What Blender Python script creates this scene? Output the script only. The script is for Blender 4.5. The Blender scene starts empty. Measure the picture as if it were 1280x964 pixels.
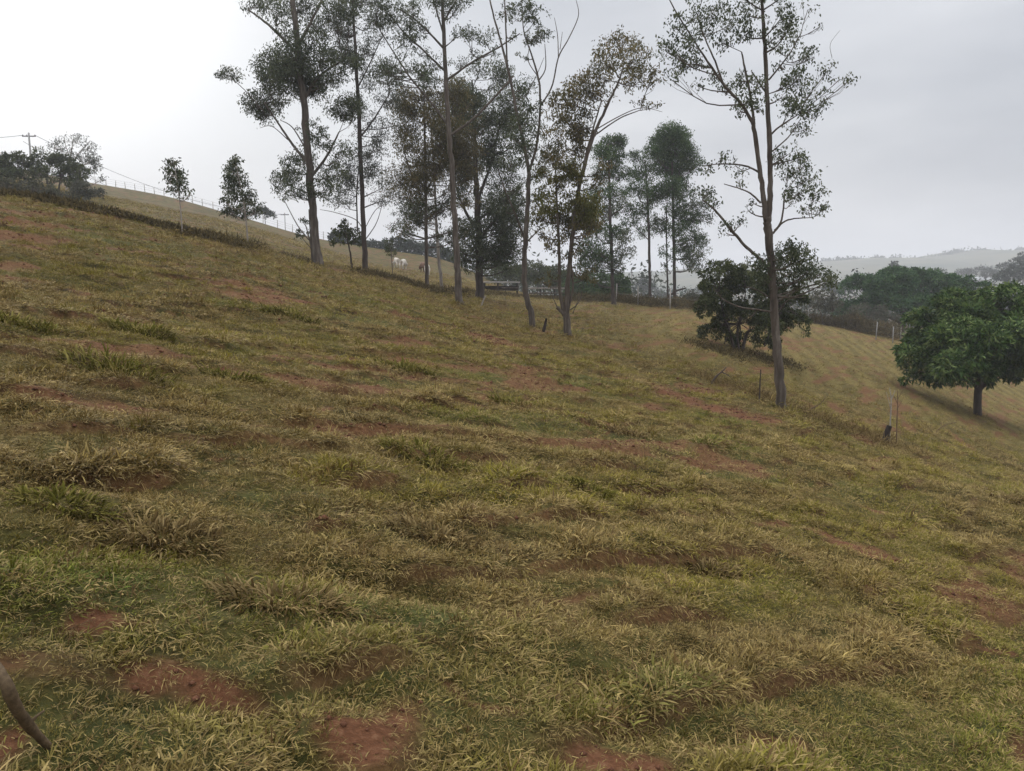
import bpy, bmesh, math, random
import numpy as np
from mathutils import Vector, Euler
R = math.radians
random.seed(7); rng = np.random.default_rng(7)
S = bpy.context.scene
COL = S.collection

# ------------------------------------------------------------------ camera
F, U0, V0 = 960.0, 640.0, 482.0
PITCH = math.atan((V0-345)/F)
CAMZ = 1.6
cam_d = bpy.data.cameras.new('camera'); cam = bpy.data.objects.new('camera', cam_d); COL.objects.link(cam)
cam.location = (0, 0, CAMZ); cam.rotation_euler = (math.pi/2-PITCH, 0, 0)
cam_d.sensor_width = 36; cam_d.lens = 27.0; cam_d.clip_end = 8000; cam_d.clip_start = 0.05
S.camera = cam
cp, sp = math.cos(PITCH), math.sin(PITCH)

def ray(u, v):
    a, b = (u-U0)/F, (V0-v)/F
    d = np.array([a, cp+b*sp, -sp+b*cp])
    return d/d[1]                                   # scaled so that y = 1
def at(u, v, Y):                                    # point of the photograph's ray at depth Y
    d = ray(u, v); return np.array([d[0]*Y, Y, CAMZ+d[2]*Y])

# ------------------------------------------------------------------ noise
def _hash(ix, iy, seed):
    with np.errstate(over='ignore'):
        h = (ix.astype(np.int64)*374761393 + iy.astype(np.int64)*668265263 + seed*974711) & 0xffffffff
        h = ((h ^ (h >> 13))*1274126177) & 0xffffffff
        return ((h ^ (h >> 16)) & 0xffff)/65535.0
def vnoise(x, y, seed=0):
    x = np.asarray(x, float); y = np.asarray(y, float)
    ix, iy = np.floor(x), np.floor(y); fx, fy = x-ix, y-iy
    fx = fx*fx*fx*(fx*(fx*6-15)+10); fy = fy*fy*fy*(fy*(fy*6-15)+10)
    a = _hash(ix, iy, seed); b = _hash(ix+1, iy, seed); c = _hash(ix, iy+1, seed); d = _hash(ix+1, iy+1, seed)
    return (a*(1-fx)+b*fx)*(1-fy)+(c*(1-fx)+d*fx)*fy
def fbm(x, y, seed=0, o=3):
    s, a, t = 0, .5, 0
    for k in range(o):
        s = s+a*vnoise(np.asarray(x)*2**k+k*17.3, np.asarray(y)*2**k+k*9.1, seed+k); t += a; a *= .5
    return s/t
def sstep(a, b, x):
    t = np.clip((x-a)/(b-a), 0, 1); return t*t*(3-2*t)

# ------------------------------------------------------------------ terrain
def pz(u, v, Y): return at(u, v, Y)[2]
def vt(u): return ray(u, 400)[0]
A = -0.25
def col(u, pts):
    t = vt(u); L = [(0., 0.), (6., A*t*6), (12., A*t*12)]
    for p in pts:
        Y = float(p[0])
        L.append((Y, p[2] if p[1] == 'z' else pz(u, p[1], Y)))
    return t, np.array(L)
Z = 'z'
COLS = [
 col(-640, [(22,Z,7.0),(30,Z,7.0),(45,Z,9),(100,Z,20),(160,Z,26),(400,Z,8),(3000,Z,-14)]),
 col(0,   [(25,248),(28,Z,4.05),(32,Z,4.0),(40,Z,5.6),(60,Z,9),(100,217),(140,212),(200,Z,18),(400,Z,0),(3000,Z,-14)]),
 col(120, [(27,264),(30,Z,3.5),(34,Z,3.4),(45,258),(100,239),(135,232),(200,Z,15),(400,Z,0),(3000,Z,-14)]),
 col(220, [(28,286),(31,Z,2.85),(35,Z,2.95),(45,281),(100,258),(130,249),(200,Z,11),(400,Z,-2),(3000,Z,-14)]),
 col(300, [(29,302),(32,Z,2.35),(36,Z,2.5),(45,297),(100,277),(125,271),(200,Z,7),(400,Z,-5),(3000,Z,-14)]),
 col(400, [(31,333),(35,329.5),(45,324),(100,303),(120,299),(200,Z,3),(400,Z,-8),(3000,Z,-14)]),
 col(480, [(31,349),(36,345),(45,343),(70,335),(100,318),(115,312),(200,Z,0),(400,Z,-9),(3000,Z,-14)]),
 col(560, [(31,377),(38,366),(60,352),(90,337),(110,327),(200,Z,-3),(400,Z,-10),(3000,Z,-14)]),
 col(640, [(27,405),(35,389),(45,376),(55,370),(70,364),(100,361),(130,Z,-3),(200,Z,-6),(400,Z,-11),(3000,Z,-14)]),
 col(720, [(26,420),(35,399),(50,380),(60,376),(75,Z,-1.5),(100,Z,-3.5),(200,Z,-8),(400,Z,-12),(3000,Z,-14)]),
 col(800, [(22,450),(30,420),(40,400),(52,384),(60,380),(75,Z,-2.2),(100,Z,-4.5),(200,Z,-8),(400,Z,-12),(3000,Z,-14)]),
 col(880, [(17,494),(22,463),(25,446),(30,425),(40,404),(52,390),(58,387),(75,Z,-2.8),(100,Z,-5),(200,Z,-9),(400,Z,-12),(3000,Z,-14)]),
 col(980, [(17,510),(21,493),(26,470),(32,446),(42,421),(55,403),(62,399),(80,Z,-4),(110,Z,-6),(200,Z,-10),(400,Z,-12),(3000,Z,-14)]),
 col(1120,[(17,555),(22,526),(28,498),(38,466),(50,440),(62,424),(66,421),(85,Z,-5),(120,Z,-7),(200,Z,-10),(400,Z,-12),(3000,Z,-14)]),
 col(1280,[(18,598),(24,566),(33,532),(38,518),(50,490),(65,460),(80,444),(120,Z,-8.5),(200,Z,-10.5),(400,Z,-12),(3000,Z,-14)]),
 col(1920,[(18,Z,-6),(38,Z,-9),(80,Z,-9.5),(150,Z,-9),(400,Z,-12),(3000,Z,-14)]),
]
def slopes(X, V):
    d = np.diff(V)/np.diff(X); m = np.zeros(len(X)); m[0] = d[0]; m[-1] = d[-1]
    for i in range(1, len(X)-1):
        m[i] = 0 if d[i-1]*d[i] <= 0 else 2*d[i-1]*d[i]/(d[i-1]+d[i])
    return m
def herm(X, V, M, q):
    k = np.clip(np.searchsorted(X, q)-1, 0, len(X)-2); h = X[k+1]-X[k]; s = np.clip((q-X[k])/h, 0, 1)
    return (2*s**3-3*s**2+1)*V[k]+(s**3-2*s**2+s)*h*M[k]+(-2*s**3+3*s**2)*V[k+1]+(s**3-s**2)*h*M[k+1]
CT = np.array([c[0] for c in COLS])
CD = [(np.log(c[1][:, 0]+8), c[1][:, 1]) for c in COLS]
CD = [(X, V, slopes(X, V)) for X, V in CD]
def hbase(x, y):
    x = np.asarray(x, float); y = np.asarray(y, float)
    yy = np.maximum(y, 0.0); q = np.log(yy+8)
    M = np.stack([herm(X, V, m, q) for X, V, m in CD], -1)
    t = np.clip(x/np.maximum(y, 12.0), CT[0], CT[-1]-1e-6)
    k = np.clip(np.searchsorted(CT, t)-1, 0, len(CT)-2)
    dt = np.diff(CT); dM = np.diff(M, axis=-1)/dt
    sl = np.zeros_like(M); sl[..., 1:-1] = .5*(dM[..., 1:]+dM[..., :-1]); sl[..., 0] = dM[..., 0]; sl[..., -1] = dM[..., -1]
    g = lambda a, kk: np.take_along_axis(a, kk[..., None], -1)[..., 0]
    h = dt[k]; s = (t-CT[k])/h
    zt = (2*s**3-3*s**2+1)*g(M, k)+(s**3-2*s**2+s)*h*g(sl, k)+(-2*s**3+3*s**2)*g(M, k+1)+(s**3-s**2)*h*g(sl, k+1)
    w = sstep(8, 12, y)
    return zt*w+(A*x)*(1-w)
def skew(x, y):                                      # along / across the cattle terracettes
    return (x+.5*y)/1.118, (y-.5*x-x*np.clip(y, 0, 25)/24)/1.118
def terrace(x, y):
    a, b = skew(x, y)
    ph = b/.72+1.8*fbm(a*.2, b*.3, 31, 2)
    fr = ph-np.floor(ph)
    amp = sstep(.44, .64, fbm(a*1.5, np.floor(ph)*3.7+b*.15, 41, 2))
    return ph, fr, amp
def hmicro(x, y):
    ph, fr, amp = terrace(x, y)
    step = (1-fr)*sstep(0, .10, fr)
    fade = 1/(1+(np.maximum(y, 0)/45)**2)
    return fade*(.068*amp*step + .10*(fbm(skew(x, y)[0]*.7, skew(x, y)[1]*1.7, 51, 3)-.5) + .075*(vnoise(x*3.4, y*4.4, 61)-.5)) + .5*(fbm(x*.12, y*.12, 71, 2)-.5)*sstep(6, 30, y)*(1-sstep(24, 60, y)*.6)*.5
def H(x, y): return hbase(x, y)+hmicro(x, y)
_Ys = np.concatenate([np.arange(1.2, 12, .02), np.arange(12, 45, .06), np.arange(45, 170, .25)])
def gp(u, v, far=False):                            # where the photograph's ray meets the ground
    d = ray(u, v); dz = CAMZ+d[2]*_Ys-H(d[0]*_Ys, _Ys)
    i = np.where((dz[1:] < 0) & (dz[:-1] >= 0))[0]
    Y = _Ys[i[-1 if far else 0]+1] if len(i) else _Ys[np.argmin(np.abs(dz))]
    return np.array([d[0]*Y, Y, float(H(d[0]*Y, Y))])

# ------------------------------------------------------------------ tags and mesh helpers
def tag(o, label=None, cat=None, group=None, kind=None):
    if label: o['label'] = label
    if cat: o['category'] = cat
    if group: o['group'] = group
    if kind: o['kind'] = kind
    return o
def empty(name, loc, label, cat, group=None, rz=0):
    o = bpy.data.objects.new(name, None); COL.objects.link(o); o.location = [float(c) for c in loc]; o.rotation_euler = (0, 0, rz)
    o.empty_display_size = .2
    return tag(o, label, cat, group)
def mesh_np(name, V, Q, T, mat, parent=None, smooth=False, attrs=None):
    V = np.asarray(V, np.float32).reshape(-1, 3)
    Q = np.asarray(Q, np.int32).reshape(-1, 4); T = np.asarray(T, np.int32).reshape(-1, 3)
    me = bpy.data.meshes.new(name)
    me.vertices.add(len(V)); me.vertices.foreach_set('co', V.ravel())
    me.loops.add(Q.size+T.size); me.loops.foreach_set('vertex_index', np.concatenate([Q.ravel(), T.ravel()]))
    me.polygons.add(len(Q)+len(T))
    st = np.concatenate([np.arange(len(Q))*4, Q.size+np.arange(len(T))*3]).astype(np.int32)
    me.polygons.foreach_set('loop_start', st)
    if smooth: me.polygons.foreach_set('use_smooth', np.ones(len(Q)+len(T), bool))
    for k, a in (attrs or {}).items():
        a = np.asarray(a, np.float32)
        if a.ndim == 1:
            at_ = me.attributes.new(k, 'FLOAT', 'POINT'); at_.data.foreach_set('value', a)
        else:
            at_ = me.attributes.new(k, 'FLOAT_COLOR', 'POINT'); at_.data.foreach_set('color', a.ravel())
    me.update(calc_edges=True); me.validate()
    if mat: me.materials.append(mat)
    o = bpy.data.objects.new(name, me); COL.objects.link(o)
    if parent: o.parent = parent
    return o
class MB:
    def __init__(s): s.V = []; s.Q = []; s.T = []; s.n = 0
    def add(s, V, Q=(), T=()):
        V = np.asarray(V, float).reshape(-1, 3); Q = np.asarray(Q, int).reshape(-1, 4); T = np.asarray(T, int).reshape(-1, 3)
        s.V.append(V); s.Q.append(Q+s.n); s.T.append(T+s.n); s.n += len(V)
    def tube(s, P, Rd, n=7, cap=True, wob=0):
        P = np.asarray(P, float); Rd = np.asarray(Rd, float); m = len(P)
        T = np.gradient(P, axis=0); T /= np.linalg.norm(T, axis=1)[:, None]+1e-9
        ref = np.array([0, 0, 1.]) if abs(T[0][2]) < .9 else np.array([1., 0, 0])
        a = np.cross(T[0], ref); a /= np.linalg.norm(a); V = []
        for i in range(m):
            a = a-T[i]*np.dot(a, T[i]); a /= np.linalg.norm(a)+1e-9; b = np.cross(T[i], a)
            an = np.arange(n)*2*math.pi/n
            rr = Rd[i]*(1+(wob*(rng.random(n)-.5) if wob else 0))
            V.append(P[i]+np.outer(np.cos(an)*rr, a)+np.outer(np.sin(an)*rr, b))
        V = np.concatenate(V)
        i = np.repeat(np.arange(m-1), n); j = np.tile(np.arange(n), m-1); j2 = (j+1) % n
        Q = np.stack([i*n+j, i*n+j2, (i+1)*n+j2, (i+1)*n+j], 1)
        Tt = []
        if cap:
            V = np.concatenate([V, P[:1], P[-1:]]); c0, c1 = m*n, m*n+1
            Tt = [(c0, (k+1) % n, k) for k in range(n)]+[(c1, (m-1)*n+k, (m-1)*n+(k+1) % n) for k in range(n)]
        s.add(V, Q, Tt)
    def box(s, c, sz, rz=0, M=None):
        V = np.array([(x, y, z) for x in (-.5, .5) for y in (-.5, .5) for z in (-.5, .5)])*np.array(sz)
        if rz: V = V@np.array([[math.cos(rz), math.sin(rz), 0], [-math.sin(rz), math.cos(rz), 0], [0, 0, 1]])
        if M is not None: V = V@np.array(M.to_3x3()).T
        s.add(V+np.array(c), [(0,1,3,2),(4,6,7,5),(0,4,5,1),(2,3,7,6),(0,2,6,4),(1,5,7,3)])
    def build(s, name, mat, parent=None, off=(0, 0, 0), smooth=False, attrs=None):
        return mesh_np(name, np.concatenate(s.V)-np.array(off), np.concatenate(s.Q), np.concatenate(s.T), mat, parent, smooth, attrs)
def norm(a): return a/(np.linalg.norm(a, axis=-1, keepdims=True)+1e-9)
def leaf_mesh(name, P, D, L, W, mat, parent, off, tone=None):
    n = len(P); D = norm(D); N = norm(np.cross(D, rng.normal(size=(n, 3)))); L = np.asarray(L)[:, None]; W = np.asarray(W)[:, None]
    K = np.cross(D, N)*(L*.12)                        # a little fold
    V = np.stack([P, P+D*L*.42+N*W*.5+K, P+D*L, P+D*L*.42-N*W*.5+K], 1).reshape(-1, 3)-np.array(off)
    Q = np.arange(n*4).reshape(-1, 4)
    r = rng.random(n) if tone is None else np.clip(tone+rng.normal(size=n)*.22, 0, 1)
    return mesh_np(name, V, Q, [], mat, parent, attrs={'rnd': np.repeat(r, 4)})

# ------------------------------------------------------------------ materials
def newmat(name):
    m = bpy.data.materials.new(name); m.use_nodes = True; nt = m.node_tree; nt.nodes.clear()
    return m, nt, nt.nodes, nt.links
def ramp(N, stops):
    r = N.new('ShaderNodeValToRGB'); e = r.color_ramp.elements
    while len(e) < len(stops): e.new(.5)
    for k, (p, c) in enumerate(stops): e[k].position = p; e[k].color = (*c, 1)
    return r
def mixc(N, Lk, f, a, b, mode='MIX'):
    m = N.new('ShaderNodeMix'); m.data_type = 'RGBA'; m.blend_type = mode
    for s_, i in ((f, 0), (a, 6), (b, 7)):
        if isinstance(s_, (int, float)): m.inputs[i].default_value = s_
        elif isinstance(s_, tuple): m.inputs[i].default_value = (*s_, 1)
        else: Lk.new(s_, m.inputs[i])
    return m.outputs[2]
def leafmat(name, a, b, c=None, trans=.4, rough=.5, scale=.7, spec=.1):
    m, nt, N, Lk = newmat(name)
    at_ = N.new('ShaderNodeAttribute'); at_.attribute_name = 'rnd'
    r = ramp(N, [(0, a), (.55, b), (1, c or b)]); Lk.new(at_.outputs['Fac'], r.inputs[0])
    tc = N.new('ShaderNodeTexCoord'); nz = N.new('ShaderNodeTexNoise'); nz.inputs['Scale'].default_value = scale; nz.inputs['Detail'].default_value = 2
    Lk.new(tc.outputs['Object'], nz.inputs['Vector'])
    mr = N.new('ShaderNodeMapRange'); mr.inputs[1].default_value = .3; mr.inputs[2].default_value = .7; mr.inputs[3].default_value = .7; mr.inputs[4].default_value = 1.3
    Lk.new(nz.outputs[0], mr.inputs[0])
    hs = N.new('ShaderNodeHueSaturation'); Lk.new(r.outputs[0], hs.inputs['Color']); Lk.new(mr.outputs[0], hs.inputs['Value'])
    p = N.new('ShaderNodeBsdfPrincipled'); p.inputs['Roughness'].default_value = rough; p.inputs['Specular IOR Level'].default_value = spec
    t = N.new('ShaderNodeBsdfTranslucent'); mx = N.new('ShaderNodeMixShader'); mx.inputs[0].default_value = trans
    Lk.new(hs.outputs[0], p.inputs['Base Color']); Lk.new(hs.outputs[0], t.inputs[0])
    Lk.new(p.outputs[0], mx.inputs[1]); Lk.new(t.outputs[0], mx.inputs[2])
    o = N.new('ShaderNodeOutputMaterial'); Lk.new(mx.outputs[0], o.inputs[0]); return m
def noisemat(name, stops, scale=(8, 8, 8), rough=.85, detail=5, bump=.4, bdist=.02):
    m, nt, N, Lk = newmat(name)
    tc = N.new('ShaderNodeTexCoord'); mp = N.new('ShaderNodeMapping'); mp.inputs['Scale'].default_value = scale
    nz = N.new('ShaderNodeTexNoise'); nz.inputs['Scale'].default_value = 1; nz.inputs['Detail'].default_value = detail; nz.inputs['Roughness'].default_value = .65
    Lk.new(tc.outputs['Object'], mp.inputs[0]); Lk.new(mp.outputs[0], nz.inputs['Vector'])
    r = ramp(N, stops); Lk.new(nz.outputs[0], r.inputs[0])
    p = N.new('ShaderNodeBsdfPrincipled'); p.inputs['Roughness'].default_value = rough; p.inputs['Specular IOR Level'].default_value = .2
    Lk.new(r.outputs[0], p.inputs['Base Color'])
    b = N.new('ShaderNodeBump'); b.inputs['Strength'].default_value = bump; b.inputs['Distance'].default_value = bdist
    Lk.new(nz.outputs[0], b.inputs['Height']); Lk.new(b.outputs[0], p.inputs['Normal'])
    o = N.new('ShaderNodeOutputMaterial'); Lk.new(p.outputs[0], o.inputs[0]); return m
M = dict(
 bark=noisemat('bark_grey', [(.3, (.042,.032,.024)), (.5, (.090,.071,.055)), (.75, (.19,.16,.13))], (9, 9, 1.6)),
 bark_dark=noisemat('bark_dark', [(.3, (.035,.027,.022)), (.6, (.085,.066,.055)), (.8, (.15,.125,.105))], (9, 9, 2)),
 bark_pale=noisemat('bark_pale', [(.3, (.16,.13,.11)), (.55, (.33,.29,.25)), (.8, (.45,.41,.36))], (7, 7, 1.5)),
 bark_brown=noisemat('bark_brown', [(.3, (.07,.045,.03)), (.55, (.15,.095,.062)), (.8, (.23,.16,.11))], (10, 10, 2.2)),
 twigbark=noisemat('twig_bark', [(.3, (.055,.036,.020)), (.6, (.125,.086,.048)), (.85, (.20,.145,.085))], (60, 60, 60), bdist=.002),
 euc=leafmat('eucalypt_leaf', (.042,.056,.030), (.078,.094,.050), (.13,.14,.075)),
 euc_fine=leafmat('eucalypt_leaf_fine', (.045,.055,.040), (.075,.085,.060), (.11,.115,.08)),
 euc_brown=leafmat('eucalypt_leaf_brownish', (.060,.060,.026), (.115,.102,.042), (.18,.135,.06)),
 euc_olive=leafmat('eucalypt_leaf_olive', (.065,.070,.018), (.12,.118,.028), (.17,.145,.045)),
 euc_green=leafmat('eucalypt_leaf_green', (.030,.056,.020), (.055,.096,.032), (.10,.145,.052)),
 mango=leafmat('mango_leaf', (.024,.052,.010), (.068,.120,.028), (.17,.22,.07), .2, .45, .9),
 mango_dark=leafmat('mango_leaf_dark', (.018,.050,.016), (.040,.095,.030), (.085,.155,.05), .2, .5, .6),
 bush=leafmat('bush_leaf', (.028,.038,.014), (.058,.072,.026), (.105,.115,.045)),
 grey_bush=leafmat('grey_bush_leaf', (.055,.060,.040), (.090,.092,.062), (.13,.12,.085)),
 far_leaf=leafmat('far_leaf', (.030,.042,.030), (.045,.058,.040), (.060,.072,.050), .1, .8),
 scrub=leafmat('scrub_leaf', (.048,.038,.018), (.090,.070,.034), (.16,.122,.058), .15, .9, .5, 0),
 tuss=leafmat('tussock_blade', (.060,.056,.010), (.115,.105,.022), (.23,.19,.06), .2, .8, 5, 0),
 tuss_dry=leafmat('tussock_blade_dry', (.065,.042,.016), (.155,.108,.045), (.30,.22,.10), .2, .8, 5, 0),
 clod=noisemat('earth_clod', [(.3, (.07,.030,.016)), (.6, (.14,.060,.032)), (.8, (.24,.13,.08))], (30, 30, 30), .95),
 cow=noisemat('cow_hide_white', [(.3, (.46,.41,.34)), (.7, (.60,.55,.48))], (3, 3, 3), .8),
 cow_b=noisemat('cow_hide_brown', [(.3, (.10,.05,.03)), (.7, (.18,.10,.06))], (3, 3, 3), .8),
 wood=noisemat('weathered_wood', [(.3, (.20,.18,.155)), (.7, (.42,.39,.35))], (3, 20, 20)),
 wood_dark=noisemat('dark_wood', [(.3, (.018,.014,.012)), (.7, (.055,.042,.034))], (14, 14, 4)),
 tin=noisemat('roof_sheet', [(.3, (.34,.34,.335)), (.7, (.46,.46,.45))], (2, 2, 2), .5),
 plaster=noisemat('plaster', [(.3, (.32,.315,.30)), (.7, (.42,.41,.39))], (1, 1, 1)),
 pinkwall=noisemat('pink_plaster', [(.3, (.36,.22,.18)), (.7, (.44,.28,.23))], (1, 1, 1)),
 tile=noisemat('clay_tile', [(.3, (.20,.09,.055)), (.7, (.32,.15,.09))], (2, 9, 2)),
 dark=noisemat('dark_opening', [(.3, (.02,.02,.022)), (.7, (.04,.04,.045))], (1, 1, 1), .4),
 concrete=noisemat('concrete_pole', [(.3, (.22,.21,.20)), (.7, (.34,.33,.31))], (4, 4, 1)),
 metal=noisemat('galvanised_wire', [(.3, (.10,.10,.10)), (.7, (.16,.16,.16))], (4, 4, 4), .5),
)

# ------------------------------------------------------------------ ground sheet
def ell(u, v, ru, rv):
    c = gp(u, v); a = gp(u+ru, v); b = gp(u, v-rv); return c[0], c[1], max(abs(a[0]-c[0]), .05)*.8, max(abs(b[1]-c[1]), .08)*.75
SOIL = [ell(*e) for e in [(225,868,120,42),(120,793,80,18),(470,928,110,34),(590,905,70,16),(770,955,120,24),(985,955,50,18),
 (840,492,40,9),(895,510,60,11),(935,525,35,7),(278,582,30,9),(452,543,45,10),(22,500,38,7),(605,572,45,7),(690,652,55,11),
 (770,540,32,9),(865,640,45,9),(980,660,28,7),(1092,690,34,9),(1185,795,26,12),(235,520,32,6),(370,508,28,6),(700,560,40,7),(1100,640,26,6),(225,452,30,5),(20,945,40,18),(560,470,16,3)]]
GREEN = [ell(*e) for e in [(620,735,150,35),(760,770,90,25),(350,620,100,25),(60,570,90,25),(120,745,110,30),(500,790,120,30),(240,540,90,15),(850,860,120,30),(60,420,60,12)]]
def masks(x, y):
    s = np.zeros_like(x); wx = x+.75*(fbm(x*2.2, y*2.2, 91, 4)-.5)*np.clip(y/4, .5, 1.6); wy = y+1.0*(fbm(x*2.2, y*2.2, 95, 4)-.5)*np.clip(y/4, .5, 1.6)
    for cx, cy, a, b in SOIL:
        d = np.sqrt(((wx-cx)/a)**2+((wy-cy)/b)**2); s = np.maximum(s, 1-sstep(.45, 1.25, d))
    a_, b_ = skew(x, y); n = fbm(a_*.5, b_*1.4, 101, 4)-.09*sstep(1.2, 2.2, x)*(1-sstep(7, 9, y))
    s = np.maximum(s, .8*sstep(.605, .70, n))
    ph, fr, amp = terrace(x, y)
    s = np.maximum(s, .6*amp*(1-sstep(.08, .2, fr)))
    g = np.zeros_like(x)
    for cx, cy, a, b in GREEN:
        d = np.sqrt(((wx-cx)/a)**2+((wy-cy)/b)**2); g = np.maximum(g, .6*(1-sstep(.2, 1.2, d)))
    g = np.clip(g+.55*sstep(.52, .75, fbm(a_*.3, b_*.7, 111, 3))*(1-sstep(14, 30, y)), 0, 1)
    dry = sstep(.38, .62, fbm(a_*.6+5, b_*1.2, 121, 4))
    return s, g, dry
def field(x, y):                                     # 1 where the mown, straw-coloured bowl lies on the right
    t = x/np.maximum(y, 5); return sstep(.10, .22, t)*sstep(20, 30, y)*(1-sstep(66, 80, y))
yr = [-4.0]
while yr[-1] < 2600: yr.append(yr[-1]+max(.035, .0125*yr[-1]))
yr = np.array(yr); tr = np.linspace(-1, 1, 561); tr = np.sign(tr)*(np.abs(tr)*.75+.25*np.abs(tr)**3)*1.35
Yg, Tg = np.meshgrid(yr, tr, indexing='ij'); Xg = Tg*(np.maximum(Yg, 0)+6)
Zg = H(Xg, Yg); ns, g_, d_ = masks(Xg, Yg); fl = field(Xg, Yg)
nr, nc = Yg.shape
i = np.repeat(np.arange(nr-1), nc-1); j = np.tile(np.arange(nc-1), nr-1)
Qg = np.stack([i*nc+j, i*nc+j+1, (i+1)*nc+j+1, (i+1)*nc+j], 1)

def ground_mat():
    m, nt, N, Lk = newmat('pasture_ground')
    tc = N.new('ShaderNodeTexCoord')
    def nz(sc, det=4, rough=.6):
        mp = N.new('ShaderNodeMapping'); mp.inputs['Scale'].default_value = sc; Lk.new(tc.outputs['Object'], mp.inputs[0])
        n = N.new('ShaderNodeTexNoise'); n.inputs['Scale'].default_value = 1; n.inputs['Detail'].default_value = det; n.inputs['Roughness'].default_value = rough
        Lk.new(mp.outputs[0], n.inputs['Vector']); return n.outputs[0]
    def att(k):
        a = N.new('ShaderNodeAttribute'); a.attribute_name = k; return a.outputs['Fac']
    fine = nz((26, 34, 26), 8, .75); mid = nz((1.1, 2.2, 1.1), 4); big = nz((.16, .3, .16), 3)
    a = ramp(N, [(.32, (.050,.038,.014)), (.5, (.128,.100,.032)), (.68, (.235,.185,.068))]); Lk.new(fine, a.inputs[0])
    b = ramp(N, [(.35, (.042,.042,.012)), (.55, (.110,.104,.026)), (.72, (.185,.165,.048))]); Lk.new(fine, b.inputs[0])
    md = ramp(N, [(.42, (0,0,0)), (.6, (1,1,1))]); Lk.new(mid, md.inputs[0])
    c = mixc(N, Lk, md.outputs[0], b.outputs[0], a.outputs[0])
    dk = ramp(N, [(.36, (.55,.5,.5)), (.5, (1,1,1)), (.66, (1.0,1.0,1.0))]); Lk.new(mid, dk.inputs[0])
    c = mixc(N, Lk, .8, c, dk.outputs[0], 'MULTIPLY')
    sp2 = ramp(N, [(.40, (.42,.36,.32)), (.52, (1,1,1))]); Lk.new(nz((.75, 1.9, .75), 5, .65), sp2.inputs[0]); c = mixc(N, Lk, .85, c, sp2.outputs[0], 'MULTIPLY')
    bg = ramp(N, [(.38, (.78,.72,.66)), (.62, (1,1,1))]); Lk.new(big, bg.inputs[0])
    c = mixc(N, Lk, 1., c, bg.outputs[0], 'MULTIPLY')
    c = mixc(N, Lk, att('green'), c, mixc(N, Lk, .75, c, (.08,.095,.03)))
    # mown bowl: straw with faint rows
    wv = N.new('ShaderNodeTexWave'); wv.wave_type = 'BANDS'; wv.inputs['Scale'].default_value = .34; wv.inputs['Distortion'].default_value = 7; wv.inputs['Detail'].default_value = 3; wv.inputs['Detail Scale'].default_value = .6
    mpw = N.new('ShaderNodeMapping'); mpw.inputs['Rotation'].default_value = (0, 0, R(15)); Lk.new(tc.outputs['Object'], mpw.inputs[0]); Lk.new(mpw.outputs[0], wv.inputs['Vector'])
    st = ramp(N, [(.2, (.100,.076,.022)), (.5, (.152,.114,.033)), (.85, (.205,.155,.048))]); Lk.new(wv.outputs[0], st.inputs[0])
    stf = mixc(N, Lk, .5, st.outputs[0], a.outputs[0])
    c = mixc(N, Lk, att('field'), c, stf)
    soil = ramp(N, [(.3, (.075,.034,.016)), (.5, (.150,.065,.032)), (.7, (.235,.122,.065))]); Lk.new(fine, soil.inputs[0])
    c = mixc(N, Lk, att('soil'), c, soil.outputs[0])
    p = N.new('ShaderNodeBsdfPrincipled'); p.inputs['Roughness'].default_value = .95; p.inputs['Specular IOR Level'].default_value = .1
    Lk.new(c, p.inputs['Base Color'])
    ad = N.new('ShaderNodeMath'); ad.operation = 'ADD'; Lk.new(fine, ad.inputs[0]); Lk.new(mid, ad.inputs[1])
    bp = N.new('ShaderNodeBump'); bp.inputs['Strength'].default_value = .7; bp.inputs['Distance'].default_value = .05; Lk.new(ad.outputs[0], bp.inputs['Height']); Lk.new(bp.outputs[0], p.inputs['Normal'])
    o = N.new('ShaderNodeOutputMaterial'); Lk.new(p.outputs[0], o.inputs[0]); return m
g_o = mesh_np('ground', np.stack([Xg, Yg, Zg], -1), Qg, [], ground_mat(), smooth=True,
    attrs={'soil': ns.ravel(), 'green': g_.ravel(), 'field': fl.ravel()})
tag(g_o, 'sloping pasture with red soil showing through', 'ground', kind='structure')

# ------------------------------------------------------------------ grass (stuff)
def blade_tuft(n, rad, lmin, lmax, w, flat):
    V, T, Q, rnd = [], [], [], []; k = 0
    for _ in range(n):
        a = random.random()*2*math.pi; r = rad*math.sqrt(random.random()); p = np.array([r*math.cos(a), r*math.sin(a), -.01])
        h = a+random.gauss(0, .9); L = random.uniform(lmin, lmax); el = R(random.uniform(*flat)); ww = w*random.uniform(.7, 1.25)*.5
        side = np.array([-math.sin(h), math.cos(h), 0]); tw = random.uniform(-.6, .6); pts = []; q = p.copy()
        for s_ in range(4):
            pts.append(q.copy()); e = el-s_*R(random.uniform(4, 22)); q = q+np.array([math.cos(h)*math.cos(e), math.sin(h)*math.cos(e), math.sin(e)])*L/3
        sv = side*math.cos(tw)+np.array([0, 0, 1])*math.sin(tw)
        for s_, f in ((0, .65), (1, 1.), (2, .75)): V += [pts[s_]-sv*ww*f, pts[s_]+sv*ww*f]
        V.append(pts[3]); Q += [(k, k+1, k+3, k+2), (k+2, k+3, k+5, k+4)]; T.append((k+4, k+5, k+6))
        rnd += [random.random()]*7; k += 7
    return V, Q, T, rnd
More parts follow.
